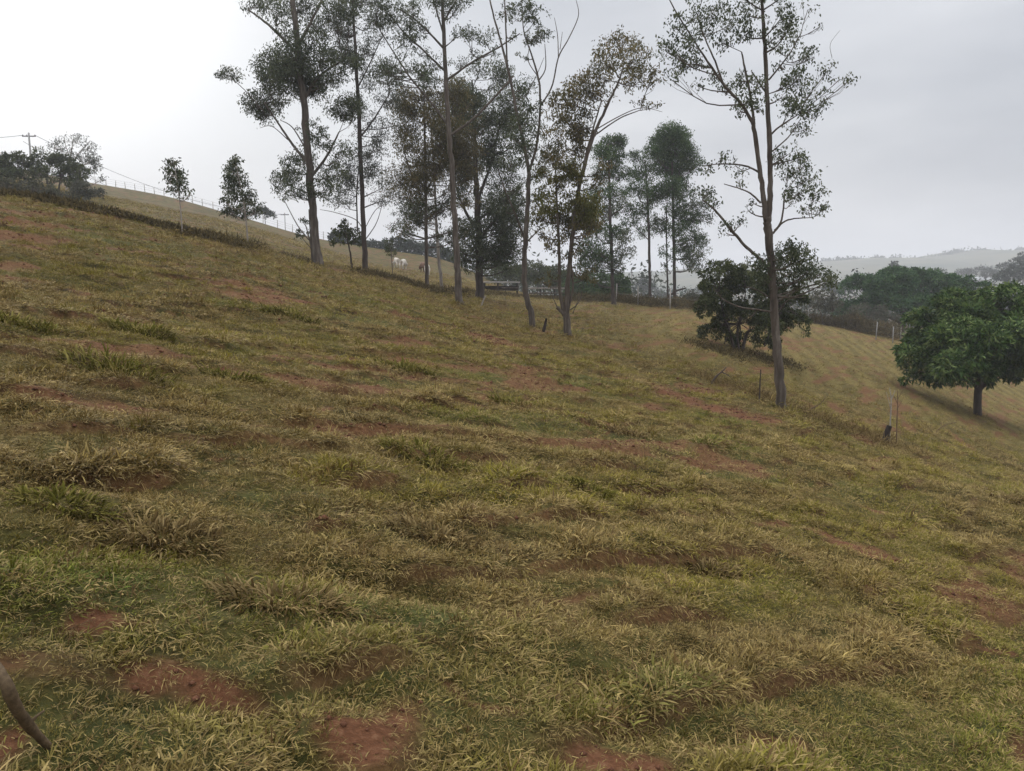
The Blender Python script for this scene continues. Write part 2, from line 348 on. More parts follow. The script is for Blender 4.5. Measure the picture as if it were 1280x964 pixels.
def grass_mat():
    m, nt, N, Lk = newmat('grass_blade')
    ic = N.new('ShaderNodeAttribute'); ic.attribute_type = 'INSTANCER'; ic.attribute_name = 'gcol'
    rd = N.new('ShaderNodeAttribute'); rd.attribute_name = 'rnd'
    st = ramp(N, [(0, (0,0,0)), (.58, (0,0,0)), (.72, (.55,.55,.55)), (1, (1,1,1))]); Lk.new(rd.outputs['Fac'], st.inputs[0])
    c = mixc(N, Lk, st.outputs[0], ic.outputs['Color'], (.33,.245,.095))
    vv = N.new('ShaderNodeMapRange'); vv.inputs[3].default_value = .6; vv.inputs[4].default_value = 1.35
    ml = N.new('ShaderNodeMath'); ml.operation = 'MULTIPLY'; ml.inputs[1].default_value = 7.31; fr = N.new('ShaderNodeMath'); fr.operation = 'FRACT'
    Lk.new(rd.outputs['Fac'], ml.inputs[0]); Lk.new(ml.outputs[0], fr.inputs[0]); Lk.new(fr.outputs[0], vv.inputs[0])
    hs = N.new('ShaderNodeHueSaturation'); Lk.new(c, hs.inputs['Color']); Lk.new(vv.outputs[0], hs.inputs['Value'])
    p = N.new('ShaderNodeBsdfPrincipled'); p.inputs['Roughness'].default_value = .6; p.inputs['Specular IOR Level'].default_value = .1
    t = N.new('ShaderNodeBsdfTranslucent'); mx = N.new('ShaderNodeMixShader'); mx.inputs[0].default_value = .2
    Lk.new(hs.outputs[0], p.inputs['Base Color']); Lk.new(hs.outputs[0], t.inputs[0]); Lk.new(p.outputs[0], mx.inputs[1]); Lk.new(t.outputs[0], mx.inputs[2])
    o = N.new('ShaderNodeOutputMaterial'); Lk.new(mx.outputs[0], o.inputs[0]); return m
GM = grass_mat()
protos = bpy.data.collections.new('grass_tufts')
specs = [(8,.03,.03,.06,.017,(5,40)), (34,.10,.014,.032,.0045,(30,90)), (30,.14,.04,.11,.0042,(-8,14)), (3,.05,.13,.24,.0022,(62,88)), (9,.13,.03,.10,.0042,(-8,8)), (22,.08,.028,.062,.0072,(0,45)), (22,.09,.030,.070,.0075,(-5,35)), (24,.08,.025,.055,.007,(10,60)), (20,.10,.035,.080,.0065,(-10,20)), (20,.06,.04,.10,.005,(25,75)), (22,.09,.028,.065,.0082,(0,50))]
for k, sp_ in enumerate(specs):
    V, Q, T, rnd = blade_tuft(*sp_)
    o = mesh_np('grass_tuft', V, Q, T, GM, attrs={'rnd': rnd}); COL.objects.unlink(o); protos.objects.link(o)
def pts_band(y0, y1, dens, scale, tl=.95, off=1.0):
    # density per square metre, in a wedge a little wider than the view
    area = tl*(y1**2-y0**2)+2*off*(y1-y0); n = int(area*dens)
    y = np.sqrt(rng.random(n)*(y1**2-y0**2)+y0**2); x = (rng.random(n)*2-1)*(tl*y+off)
    return x, y, np.full(n, scale)
B = [pts_band(1.3, 4, 1700, .78), pts_band(4, 8, 1050, .88), pts_band(8, 14, 480, 1.1), pts_band(14, 24, 190, 1.4, .85), pts_band(24, 42, 46, 2.1, .8), pts_band(42, 75, 12, 2.8, .75)]
TB = [gp(u, v)[:2] for u, v in [(398,332),(457,341),(440,337),(553,364),(575,381),(665,409),(710,421),(978,512),(1222,520),(228,294),(310,306),(918,436),(928,434)]]
for bx, by in TB:
    k = 90; an = rng.random(k)*6.283; rr = .12+.45*rng.random(k)**1.5; B.append((bx+rr*np.cos(an), by+rr*np.sin(an), np.full(k, 1.7+by/40)))
x = np.concatenate([b[0] for b in B]); y = np.concatenate([b[1] for b in B]); s = np.concatenate([b[2] for b in B])
so, gr, dr = masks(x, y)
keep = rng.random(len(x)) > np.clip(so*.85-.07, 0, .55)
keep &= ~((rng.random(len(x)) < .2) & (field(x, y) > .5))
x, y, s, so, gr, dr = [a[keep] for a in (x, y, s, so, gr, dr)]
n = len(x); z = H(x, y)
ph, fr, amp = terrace(x, y)
tall = .5*fbm(skew(x, y)[0]*.7, skew(x, y)[1]*1.8, 131, 3)+.5*vnoise(x*2.3, y*3.2, 137)
clump = .70+.5*vnoise(x*2.3, y*3.2, 137)+.25*(vnoise(x*5, y*6, 139)-.5)
fld = field(x, y)
sc = s*(.62+.38*sstep(.35, .7, tall)+.45*amp*sstep(.12, .2, fr)*(1-sstep(.3, .6, fr)))*(1-.45*so)*rng.uniform(.75, 1.25, n)*(1-.3*fld)
olive = np.array([.195,.166,.024]); green = np.array([.112,.138,.024]); straw = np.array([.315,.225,.085]); brown = np.array([.135,.082,.030]); yel = np.array([.25,.205,.030])
w = rng.random((n, 1))
yw = sstep(.45, .68, fbm(skew(x, y)[0]*.5+9, skew(x, y)[1]*1.1, 141, 3))[:, None]
c = olive*(1-.7*yw)+yel*.7*yw
c = c*(1-gr[:, None])+green*gr[:, None]
dd = (dr*.8*(1-.6*gr))[:, None]; mixk = brown*(w < .5)+straw*(w >= .5)
c = c*(1-dd)+mixk*dd
lone = (rng.random(n) < .17+.6*so)[:, None]; c = np.where(lone, mixk, c)
gidx = rng.integers(5, len(specs), n); q_ = rng.random(n)
gidx = np.where(q_ < .012, 3, np.where(q_ < .10+.5*so, 4, np.where(q_ < .24+.5*so, 2, np.where(q_ < .36+.4*so, 1, gidx)))); gidx = np.where((rng.random(n) < .02) & (so < .3), 0, gidx)
thatch = ((gidx == 2) | (gidx == 3) | (gidx == 4))[:, None]; c = np.where(thatch & (rng.random((n, 1)) < .7), mixk, c)
c = c*(1-.5*fld[:, None])+np.array([.23,.17,.07])*.5*fld[:, None]
c = np.clip(c*rng.uniform(.75, 1.25, (n, 1))*(.35+.65*clump[:, None]), 0, 1)
me = bpy.data.meshes.new('grass'); me.vertices.add(n); me.vertices.foreach_set('co', np.stack([x, y, z], 1).astype(np.float32).ravel())
a = me.attributes.new('gcol', 'FLOAT_COLOR', 'POINT'); a.data.foreach_set('color', np.concatenate([c, np.ones((n, 1))], 1).astype(np.float32).ravel())
rot = np.stack([rng.normal(0, .2, n), rng.normal(0, .2, n)+.1, rng.random(n)*6.283], 1)
a = me.attributes.new('rot', 'FLOAT_VECTOR', 'POINT'); a.data.foreach_set('vector', rot.astype(np.float32).ravel())
a = me.attributes.new('scl', 'FLOAT', 'POINT'); a.data.foreach_set('value', sc.astype(np.float32))
a = me.attributes.new('idx', 'INT', 'POINT'); a.data.foreach_set('value', gidx.astype(np.int32))
# clods of earth lying on the bare patches (stuff)
mc = 60000; cy = np.sqrt(rng.random(mc)*(20**2-1.4**2)+1.4**2); cx = (rng.random(mc)*2-1)*(.95*cy+1); cs = masks(cx, cy)[0]; kk = cs > rng.uniform(.25, .9, mc); cx, cy = cx[kk], cy[kk]; mc = len(cx)
cz = H(cx, cy); cr_ = .004+.013*rng.random(mc)**3*(1+cy/8)
oc = np.array([(1,0,0),(0,1,0),(-1,0,0),(0,-1,0),(0,0,.8),(0,0,-.6)], float); V = oc[None]*rng.uniform(.55, 1.3, (mc, 6, 1))*cr_[:, None, None]+np.stack([cx, cy, cz+.002], 1)[:, None]
T = (np.array([(0,1,4),(1,2,4),(2,3,4),(3,0,4),(1,0,5),(2,1,5),(3,2,5),(0,3,5)])[None]+(np.arange(mc)*6)[:, None, None]).reshape(-1, 3)
tag(mesh_np('soil_clods', V.reshape(-1, 3), [], T, M['clod']), 'small crumbs of red earth on the bare patches', 'earth clods', kind='stuff')
grass = bpy.data.objects.new('grass', me); COL.objects.link(grass); me.materials.append(GM)
tag(grass, 'short olive and straw coloured grass covering the slope', 'grass', kind='stuff')
ng = bpy.data.node_groups.new('scatter', 'GeometryNodeTree')
ng.interface.new_socket('Geometry', in_out='INPUT', socket_type='NodeSocketGeometry'); ng.interface.new_socket('Geometry', in_out='OUTPUT', socket_type='NodeSocketGeometry')
gi, go = ng.nodes.new('NodeGroupInput'), ng.nodes.new('NodeGroupOutput')
ip = ng.nodes.new('GeometryNodeInstanceOnPoints'); ci = ng.nodes.new('GeometryNodeCollectionInfo')
ci.inputs['Collection'].default_value = protos; ci.inputs['Separate Children'].default_value = True; ci.inputs['Reset Children'].default_value = True
def na(k, t):
    q = ng.nodes.new('GeometryNodeInputNamedAttribute'); q.data_type = t; q.inputs[0].default_value = k; return q.outputs[0]
e2r = ng.nodes.new('FunctionNodeEulerToRotation'); ng.links.new(na('rot', 'FLOAT_VECTOR'), e2r.inputs[0])
ng.links.new(gi.outputs[0], ip.inputs['Points']); ng.links.new(ci.outputs[0], ip.inputs['Instance']); ip.inputs['Pick Instance'].default_value = True
ng.links.new(na('idx', 'INT'), ip.inputs['Instance Index']); ng.links.new(e2r.outputs[0], ip.inputs['Rotation']); ng.links.new(na('scl', 'FLOAT'), ip.inputs['Scale'])
ng.links.new(ip.outputs[0], go.inputs[0])
md = grass.modifiers.new('scatter', 'NODES'); md.node_group = ng

# ------------------------------------------------------------------ trees
def smooth_line(P, n):
    P = np.asarray(P, float); m = len(P)
    if m < 3: return np.array([P[0]+(P[-1]-P[0])*k/(n-1) for k in range(n)])
    q = np.linspace(0, m-1, n); out = []
    for t in q:
        k = min(int(t), m-2); s_ = t-k; p0, p1, p2, p3 = P[max(k-1, 0)], P[k], P[k+1], P[min(k+2, m-1)]
        out.append(.5*((2*p1)+(-p0+p2)*s_+(2*p0-5*p1+4*p2-p3)*s_*s_+(-p0+3*p1-3*p2+p3)*s_**3))
    return np.array(out)
def rsph(n):
    d = norm(rng.normal(size=(n, 3))); return d*(rng.random(n)**(1/3))[:, None]
def tree(name, label, Y, stems, clumps, leaf='euc', bark='bark', ls=.13, lw=.045, group=None, cat='tree', dead=(), spread=.75, twr=.011, droop=.8, pertwig=14, dmul=1.):
    """stems: lists of (u, v, width_px[, depth offset]); clumps: (u, v, ru, rv, density[, depth offset[, leaf key]])"""
    u0, v0 = stems[0][0][:2]
    if Y is None:
        g = gp(u0, v0); Y = g[1]
    base = at(u0, v0, Y); base[2] = float(H(base[0], base[1]))
    root = empty(name, base, label, cat, group)
    pxm = Y/F; tb = MB(); samp = []; sampr = []
    for si, st in enumerate(stems):
        P = np.array([at(q[0], q[1], Y+(q[3] if len(q) > 3 else 0)) for q in st]); W = np.array([q[2]*pxm*.5 for q in st])
        if si == 0 and abs(P[0][2]-base[2]) < 3: P[0] = base-np.array([0, 0, .12])
        n = max(6, len(st)*5); C = smooth_line(P, n); rr = np.interp(np.linspace(0, len(st)-1, n), np.arange(len(st)), W)
        C[1:-1] += rng.normal(0, .12, (n-2, 3))*rr[1:-1, None]
        if si == 0 and P[0][2] < base[2]+.05: rr[0] *= 1.6; rr[1] *= 1.15
        tb.tube(C, rr, 9 if W[0] > .06 else 6, wob=.18); samp.append(C); sampr.append(rr)
    SP = np.concatenate(samp); SR = np.concatenate(sampr)
    fol = {}
    def limb(a, ra, b, bend):
        d = b-a; L = np.linalg.norm(d); mid = a+d*.5+np.array([0, 0, -.12*L*bend])+rng.normal(0, .06, 3)*L
        C = smooth_line([a, mid, b], 7); tb.tube(C, np.linspace(ra, twr*.9, 7), 5, cap=False); return C
    for cl in clumps:
        u, v, ru, rv, dn = cl[:5]; dy = cl[5] if len(cl) > 5 else None; lk = cl[6] if len(cl) > 6 else leaf
        r3 = np.array([ru, (ru+rv)*.5, rv])*pxm
        if dy is None: dy = rng.uniform(-1, 1)*spread*(ru+14)*pxm*1.6
        c0 = at(u, v, Y+dy)
        dv = SP-c0; dist = np.linalg.norm(dv, axis=1); pen = dist+np.where(dv[:, 2] > -.25*dist, 2.5*dist, 0)
        k = int(np.argmin(pen)); a0 = SP[k]
        ra = min(SR[k]*.55, .012+.016*dist[k]); C = limb(a0, max(ra, twr), c0-np.array([0, 0, r3[2]*.35]), rng.uniform(.2, 1))
        ls_, lw_ = ls*.82, lw*.84; nl = int(2.15*dmul*dn*math.pi*ru*rv*pxm*pxm/(ls*lw*.33)); nt_ = max(3, nl//pertwig)
        E = c0+rsph(nt_)*r3*1.05
        k2 = rng.integers(3, 7, nt_)
        for q in range(nt_):
            s0 = C[k2[q]]; e = E[q]; m_ = (s0+e)*.5+np.array([0, 0, -.05])+rng.normal(0, .05, 3)*np.linalg.norm(e-s0)
            if q % 2 == 0 or nt_ < 14: tb.tube([s0, m_, e], [twr*.8, twr*.55, twr*.3], 3, cap=False)
        idx = rng.integers(0, nt_, nl); wv = E[idx]+rng.normal(0, 1, (nl, 3))*np.array([.5, .5, .42])*min(.26, max(.12, r3[0]*.34))
        D = rng.normal(0, .62, (nl, 3)); D[:, 2] -= droop
        sz = rng.uniform(.65, 1.25, nl); tone = rng.random(nt_)[idx]
        fol.setdefault(lk, []).append((wv, D, ls_*sz, lw_*sz, tone))
    for dl in dead:                                     # bare limbs
        P = np.array([at(q[0], q[1], Y+(q[3] if len(q) > 3 else 0)) for q in dl]); W = np.array([q[2]*pxm*.5 for q in dl]); n = len(dl)*4
        tb.tube(smooth_line(P, n), np.interp(np.linspace(0, len(dl)-1, n), np.arange(len(dl)), W), 5)
    tb.build('trunk', M[bark], root, base, True)
    for lk, L in fol.items():
        cat_ = [np.concatenate([q[i_] for q in L]) for i_ in range(5)]
        leaf_mesh('crown', cat_[0], cat_[1], cat_[2], cat_[3], M[lk], root, base, cat_[4])
    return root
def scat(u0, v0, u1, v1, n, r, dn, lk=None):
    out = []
    for _ in range(n):
        rr = random.uniform(*r); c = [random.uniform(u0, u1), random.uniform(v0, v1), rr, rr*random.uniform(.65, 1.), dn*random.uniform(.6, 1.4)]
        if lk: c += [None, lk]
        out.append(tuple(c))
    return out

# 1 big left eucalypt
tree('eucalyptus_tree', 'tall dark-leaved eucalyptus with thick bare lower trunk, leftmost of the big trees', None,
 [[(398,332,11.5),(394,290,10),(389,240,9.5),(384,180,9),(379,120,8),(371,50,7),(366,0,6),(362,-45,4)],
  [(386,205,4),(365,180,3),(345,150,2),(330,128,1.3)], [(380,125,4),(400,95,3),(430,75,2)], [(374,70,4),(340,35,3),(310,12,1.5)], [(372,60,4),(395,15,3),(412,-20,2)], [(388,222,4),(408,196,3),(424,165,1.5)],[(330,140,1.2),(308,115,1),(292,100,.8)]],
 [(345,82,26,20,1.1),(368,70,26,18,1.2),(372,95,30,22,1.3),(385,110,26,16,1.0),(338,98,18,16,.9),(322,128,18,17,1.1),(336,140,16,14,.9),(288,92,13,8,.9,.0),(277,95,6,5,.6,.0),(348,120,16,14,.8),
  (405,68,16,9,1.0),(428,72,22,9,1.1),(440,78,12,8,1.0),(415,95,20,13,.6),(430,135,22,13,1.1),(443,130,12,12,.9),(405,100,18,14,.5),
  (318,6,16,8,.9),(345,14,20,14,.5),(375,10,22,16,.9),(400,30,20,13,.6),(420,15,22,15,1.0),(436,8,18,12,.9),(392,45,20,14,.6),(358,40,18,13,.5),(345,-15,24,14,.9),(390,-20,30,14,.9),(425,-18,20,12,.8),
  (365,210,17,16,.75),(352,222,15,12,.7),(380,195,16,14,.6),(415,215,17,15,.7),(405,235,18,13,.6),(370,236,20,12,.6),(425,190,16,13,.5),(400,178,14,12,.5),(355,240,14,8,.5),(398,160,14,11,.45),(380,165,10,9,.4)],
 'euc', 'bark', .14, .05, dead=[[(386,300,1.6),(372,282,1.3),(355,250,.8)],[(390,330,2),(388,295,1.6),(386,262,1.2)],[(384,190,2),(366,160,1.4),(350,150,.7)],[(360,175,1.2),(340,158,.9),(325,160,.5)]], dmul=1.25)
# sparse sapling at its foot
tree('young_tree', 'thin leaning sapling with a few leaves at the foot of the leftmost big eucalyptus', None,
 [[(392,328,2.2),(388,305,1.8),(383,285,1.3),(379,278,.8)],[(390,312,1.2),(378,298,.8)]],
 [(381,276,6,5,.9),(374,292,8,6,.8),(386,290,6,4,.4)], 'euc', 'bark', .15, .06, cat='sapling')
# second tall slim one
tree('eucalyptus_tree', 'slim straight eucalyptus with very fine see-through foliage, second big tree from left', None,
 [[(457,341,7),(455,300,6),(452,230,5.5),(449,160,5),(446,100,4.2),(443,40,3.4),(440,-25,2)],
  [(447,290,2),(446,240,1.8),(450,200,1.3)],[(452,170,2.4),(470,145,1.8),(488,115,1)],[(447,110,2),(462,80,1.5),(478,45,.8)]],
 scat(425,-15,478,40,12,(13,20),.26)+scat(420,40,490,120,15,(13,20),.25)+scat(422,120,492,190,13,(13,20),.25)+scat(420,190,486,262,11,(12,19),.28)+[(480,248,16,9,.5),(432,250,14,9,.4),(478,232,14,8,.4)],
 'euc_fine', 'bark_dark', .12, .042, dead=[[(455,290,1.4),(445,275,1),(420,266,.8),(400,262,.5)],[(455,288,1),(470,262,.8),(485,255,.5)],[(455,302,1.4),(470,280,1),(478,255,.6)]])
tree('young_tree', 'small dark round-topped tree standing just left of the slim straight eucalyptus', None,
 [[(440,337,2.6),(438,318,2.2),(434,300,1.6),(431,288,1)]], [(428,288,13,9,1.3),(440,292,12,8,1.2),(420,300,8,5,1.),(446,300,9,6,1.),(432,281,9,6,1.1)], 'bush', 'bark_dark', .16, .07)
tree('young_tree', 'thin-stemmed sapling with a small dark head, in front of the white cows', None,
 [[(491,346,1.4),(490,330,1.2),(489,312,.8)]], [(488,309,8,6,1.),(490,318,6,4,.7),(486,302,5,4,.7)], 'bush', 'bark', .14, .06, cat='sapling')
# pale pole-like stem
tree('eucalyptus_tree', 'slender eucalyptus with pale whitish stem left of the tall mid-group tree', None,
 [[(553,364,4.6),(549,330,4),(546,290,3.5),(544,250,3),(542,200,2.4),(538,150,1.6)]],
 [(530,230,18,14,.5),(515,250,16,10,.6),(505,268,14,8,.5),(550,215,16,12,.5),(520,200,16,12,.5),(508,222,14,10,.5),(500,245,12,8,.4),(560,245,12,9,.4),(528,278,16,9,.5)], 'euc_fine', 'bark_pale', .13, .045)
# 5 tall central
tree('eucalyptus_tree', 'tall open-branched eucalyptus with long slanting limbs rising in the middle of the group', None,
 [[(575,381,10),(572,350,8.5),(571,320,7.8),(567,250,7),(563,190,6.2),(559,130,5.6),(556,70,5),(553,10,4),(550,-40,2.6)],
  [(562,160,3.6),(540,130,3),(515,100,2.4),(495,70,1.8),(470,30,1)],[(557,90,3),(528,62,2.4),(500,35,1.8),(480,5,1)],[(556,62,3),(520,25,2),(492,8,1)],
  [(562,170,3.6),(590,150,3),(620,120,2.6),(642,95,2)],[(559,100,3),(590,78,2.4),(622,60,2),(650,42,1.2)],[(553,30,2.6),(566,8,2),(580,-15,1)],[(555,45,2.4),(543,5,2),(536,-20,1)]],
 scat(468,0,515,50,9,(11,17),.33)+scat(500,15,550,70,6,(10,16),.25)+scat(470,50,525,100,7,(11,18),.3)+[(560,10,18,12,.6),(545,-5,20,12,.7),(575,0,14,10,.5),(585,42,14,8,.6),(605,45,16,9,.6),(570,42,12,8,.4),(530,88,14,9,.6),(515,85,12,8,.7),(545,78,14,8,.5),(575,78,12,8,.4),(600,70,14,8,.35),(620,62,10,7,.3)],
 'euc', 'bark', .125, .045)
# brown-green bushy crown behind it
tree('eucalyptus_tree', 'bushy brownish-green eucalyptus behind the slanting-limbed tree', 36,
 [[(534,364,5),(533,320,4.6),(532,250,4),(531,180,3),(530,120,1.8)],[(532,260,2.6),(515,220,2),(502,180,1)],[(532,240,2.6),(552,200,2),(562,150,1)]],
 scat(495,110,570,180,15,(15,22),.75,'euc_brown')+scat(500,170,585,240,14,(15,23),.7,'euc_brown')+[(500,115,13,8,.8),(535,100,14,9,1.,None,'euc'),(530,92,10,8,.9,None,'euc_green'),(515,135,16,12,.9),(545,125,16,12,.9)]+scat(498,240,580,300,9,(13,19),.5,'euc')+scat(482,100,600,300,24,(11,17),.3,'euc_brown'),
 'euc_brown', 'bark', .14, .052)
# 6 dark bushy with thick trunk
tree('eucalyptus_tree', 'dark full-crowned eucalyptus with short thick trunk beside the wooden feed shelter', 40,
 [[(600,358,10.5),(599,330,9.5),(598,290,8.5),(596,240,7),(594,190,5),(592,140,3),(590,100,1.8)],
  [(599,290,5),(585,270,3.6),(572,240,2),(565,210,1)],[(599,300,5),(615,280,4),(640,262,3),(662,250,1.5)],[(597,250,4),(615,200,3),(625,150,1.5)],[(598,275,4),(625,255,2.6),(650,235,1)]],
 scat(572,90,640,150,13,(14,21),.72)+scat(565,150,645,220,16,(15,22),.66)+scat(560,215,650,290,16,(14,21),.6)+[(600,85,18,9,.7),(625,85,16,10,.6),(580,320,16,12,.7),(612,315,18,12,.7),(595,305,22,12,.8),(635,300,14,10,.6),(560,300,16,12,.6)]+scat(550,90,665,340,26,(11,17),.28)+scat(552,275,652,346,15,(12,17),.6),
 'euc', 'bark_dark', .15, .056)
# 7 forked with dead limbs
tree('eucalyptus_tree', 'crooked eucalyptus forking into bare upright limbs with a leafless side branch at right', None,
 [[(665,409,8),(664,392,7.6),(658,372,7),(655,340,6.4),(657,300,6),(660,250,5.6),(661,215,5)],
  [(661,215,4.6),(654,175,4),(646,140,3.6),(638,100,3.2),(628,60,2.6),(617,20,2),(608,-20,1.2)],[(661,215,4),(671,180,3.4),(675,140,3),(674,105,2.6),(665,70,2),(655,40,1.4),(652,0,1)],
  [(634,80,2.4),(632,30,2),(630,-20,1)],[(656,300,3),(645,270,2.6),(632,240,2),(622,210,1)]],
 [(655,12,16,11,.6),(670,20,14,12,.5),(672,42,15,8,.8),(660,45,14,8,.6),(645,20,14,12,.25),(640,45,12,10,.2),(632,10,12,12,.22),(655,70,12,8,.15),
  (665,130,14,10,.6),(655,150,18,13,.75),(672,165,15,12,.6),(645,170,18,13,.7),(660,190,18,13,.65),(640,200,16,12,.55),(670,215,14,12,.5),(650,120,13,10,.5),(655,108,10,8,.5),(640,235,14,10,.5),(675,245,14,12,.5),(630,260,13,9,.5)],
 'euc', 'bark', .13, .048, dead=[[(676,132,2.2),(690,108,1.9),(698,72,1.6),(711,48,1.3),(723,20,1),(720,0,.6)],[(698,72,1.3),(697,45,1),(693,22,.5)],[(700,62,.9),(703,40,.5)],[(674,100,1.6),(682,85,1.3),(681,55,.8)],[(672,95,1.3),(660,75,1),(664,52,.6)],[(656,305,2),(676,285,1.4)],[(646,140,1.2),(668,100,.9),(680,72,.5)]])
# 8 leaning olive one
tree('eucalyptus_tree', 'right-leaning eucalyptus with several stems and olive-brown leaves, nearest the short charred stump', None,
 [[(710,421,10),(708,400,9),(708,380,7),(711,340,6),(715,300,5.6),(721,250,5),(731,205,4.6),(744,165,4),(760,130,3.2),(774,100,2.2),(780,78,1.2)],
  [(706,395,5),(700,365,4.4),(699,330,4),(698,290,3.4),(696,250,2.6),(694,200,1.4)],[(709,390,3.4),(716,360,2.8),(713,320,2)],[(722,250,3.4),(731,200,3),(742,160,2.4),(752,125,1.4)],[(742,170,2),(775,148,1.6),(800,138,1)],[(708,398,5),(702,390,4.5),(696,384,4)]],
 [(775,60,26,16,.62),(790,72,24,16,.55),(760,75,22,16,.6),(800,95,20,15,.4),(815,92,14,13,.35),(785,98,22,15,.45),(770,48,16,9,.5),(748,92,20,14,.7),(732,105,22,15,.75),(745,118,22,14,.65),(718,118,18,13,.75),(700,125,16,15,.75),(705,145,20,14,.7),(725,140,20,14,.6),(820,130,12,7,.3),(800,125,14,7,.3)]
 +scat(688,150,735,215,11,(13,20),.62,'euc_brown')+scat(675,205,735,275,14,(14,20),.8,'euc_olive')+scat(690,265,745,300,6,(12,17),.5,'euc_brown')+scat(672,270,742,352,12,(10,15),.36,'euc_brown')+[(745,225,16,13,.4),(755,205,14,10,.35)],
 'euc_brown', 'bark', .13, .05, dead=[[(712,388,1.6),(722,380,1.2),(727,368,.8),(724,355,.4)],[(697,385,1.4),(690,368,.9),(686,350,.5)],[(716,392,1.2),(724,372,.8)],[(740,165,1.6),(775,145,1.2),(802,135,.9),(828,140,.4)]])
# background group behind the field edge
tree('eucalyptus_tree', 'upright dark eucalyptus with rounded top between the leaning tree and the distant town', 54,
 [[(767,372,5),(765,330,4.4),(763,280,4),(762,230,3),(760,180,1.6)],[(764,290,2),(745,262,1.4)],[(764,270,2),(785,255,1)]],
 [(764,178,14,9,1.2),(775,175,10,8,1.1),(752,190,12,9,1.1),(766,195,16,11,1.1),(755,215,16,12,.8),(775,215,14,12,.7),(748,240,16,13,.7),(770,240,15,12,.6),(735,260,15,12,.7),(758,265,16,11,.6),(782,262,13,9,.5),(742,285,16,12,.7),(765,290,15,10,.6),(740,310,16,13,.8),(758,318,13,10,.7),(735,330,14,12,.8),(778,285,10,8,.4)]+scat(728,250,792,340,12,(9,14),.4,'euc'),
 'euc_green', 'bark_dark', .19, .075, dmul=1.7)
tree('eucalyptus_tree', 'narrow eucalyptus with bare pole-like lower trunk, left of the rounded green crown', 57,
 [[(813,384,4),(812,340,3.4),(811,290,3),(809,240,2.4),(806,200,1.4)],[(811,300,1.4),(795,285,1)]],
 [(795,195,10,7,1.),(806,215,15,12,.8),(798,235,16,12,.7),(815,245,14,12,.7),(800,260,15,11,.6),(790,275,12,8,.5),(818,275,12,9,.5),(806,290,12,8,.5),(790,215,10,8,.6)], 'euc_green', 'bark_dark', .18, .07, dmul=1.6)
tree('eucalyptus_tree', 'dense rounded deep-green eucalyptus, rightmost of the trees along the far field edge', 57,
 [[(844,384,4.6),(843,340,4),(842,290,3.6),(841,240,3),(840,190,1.6)],[(835,378,2.4),(834,340,2),(833,290,1.6),(834,250,1)],[(831,384,4),(833,374,3.4),(845,364,2.6),(858,360,1.6)]],
 [(838,165,16,12,1.5),(850,170,14,11,1.4),(828,178,16,11,1.4),(842,185,22,14,1.5),(815,190,12,8,1.3),(858,192,14,12,1.2),(830,205,20,14,1.3),(850,212,18,14,1.2),(870,205,12,11,.8),(838,232,18,13,1.1),(855,240,16,12,.8),(825,240,14,12,.9),(845,262,16,12,.7),(865,275,15,12,.7),(850,288,16,11,.6),(872,300,12,10,.6),(830,285,12,10,.5),(858,318,16,10,.5),(835,315,12,9,.4),(868,330,10,8,.4)]+scat(815,230,884,345,14,(9,14),.35,'euc'),
 'euc_green', 'bark_dark', .18, .075, dmul=1.6)
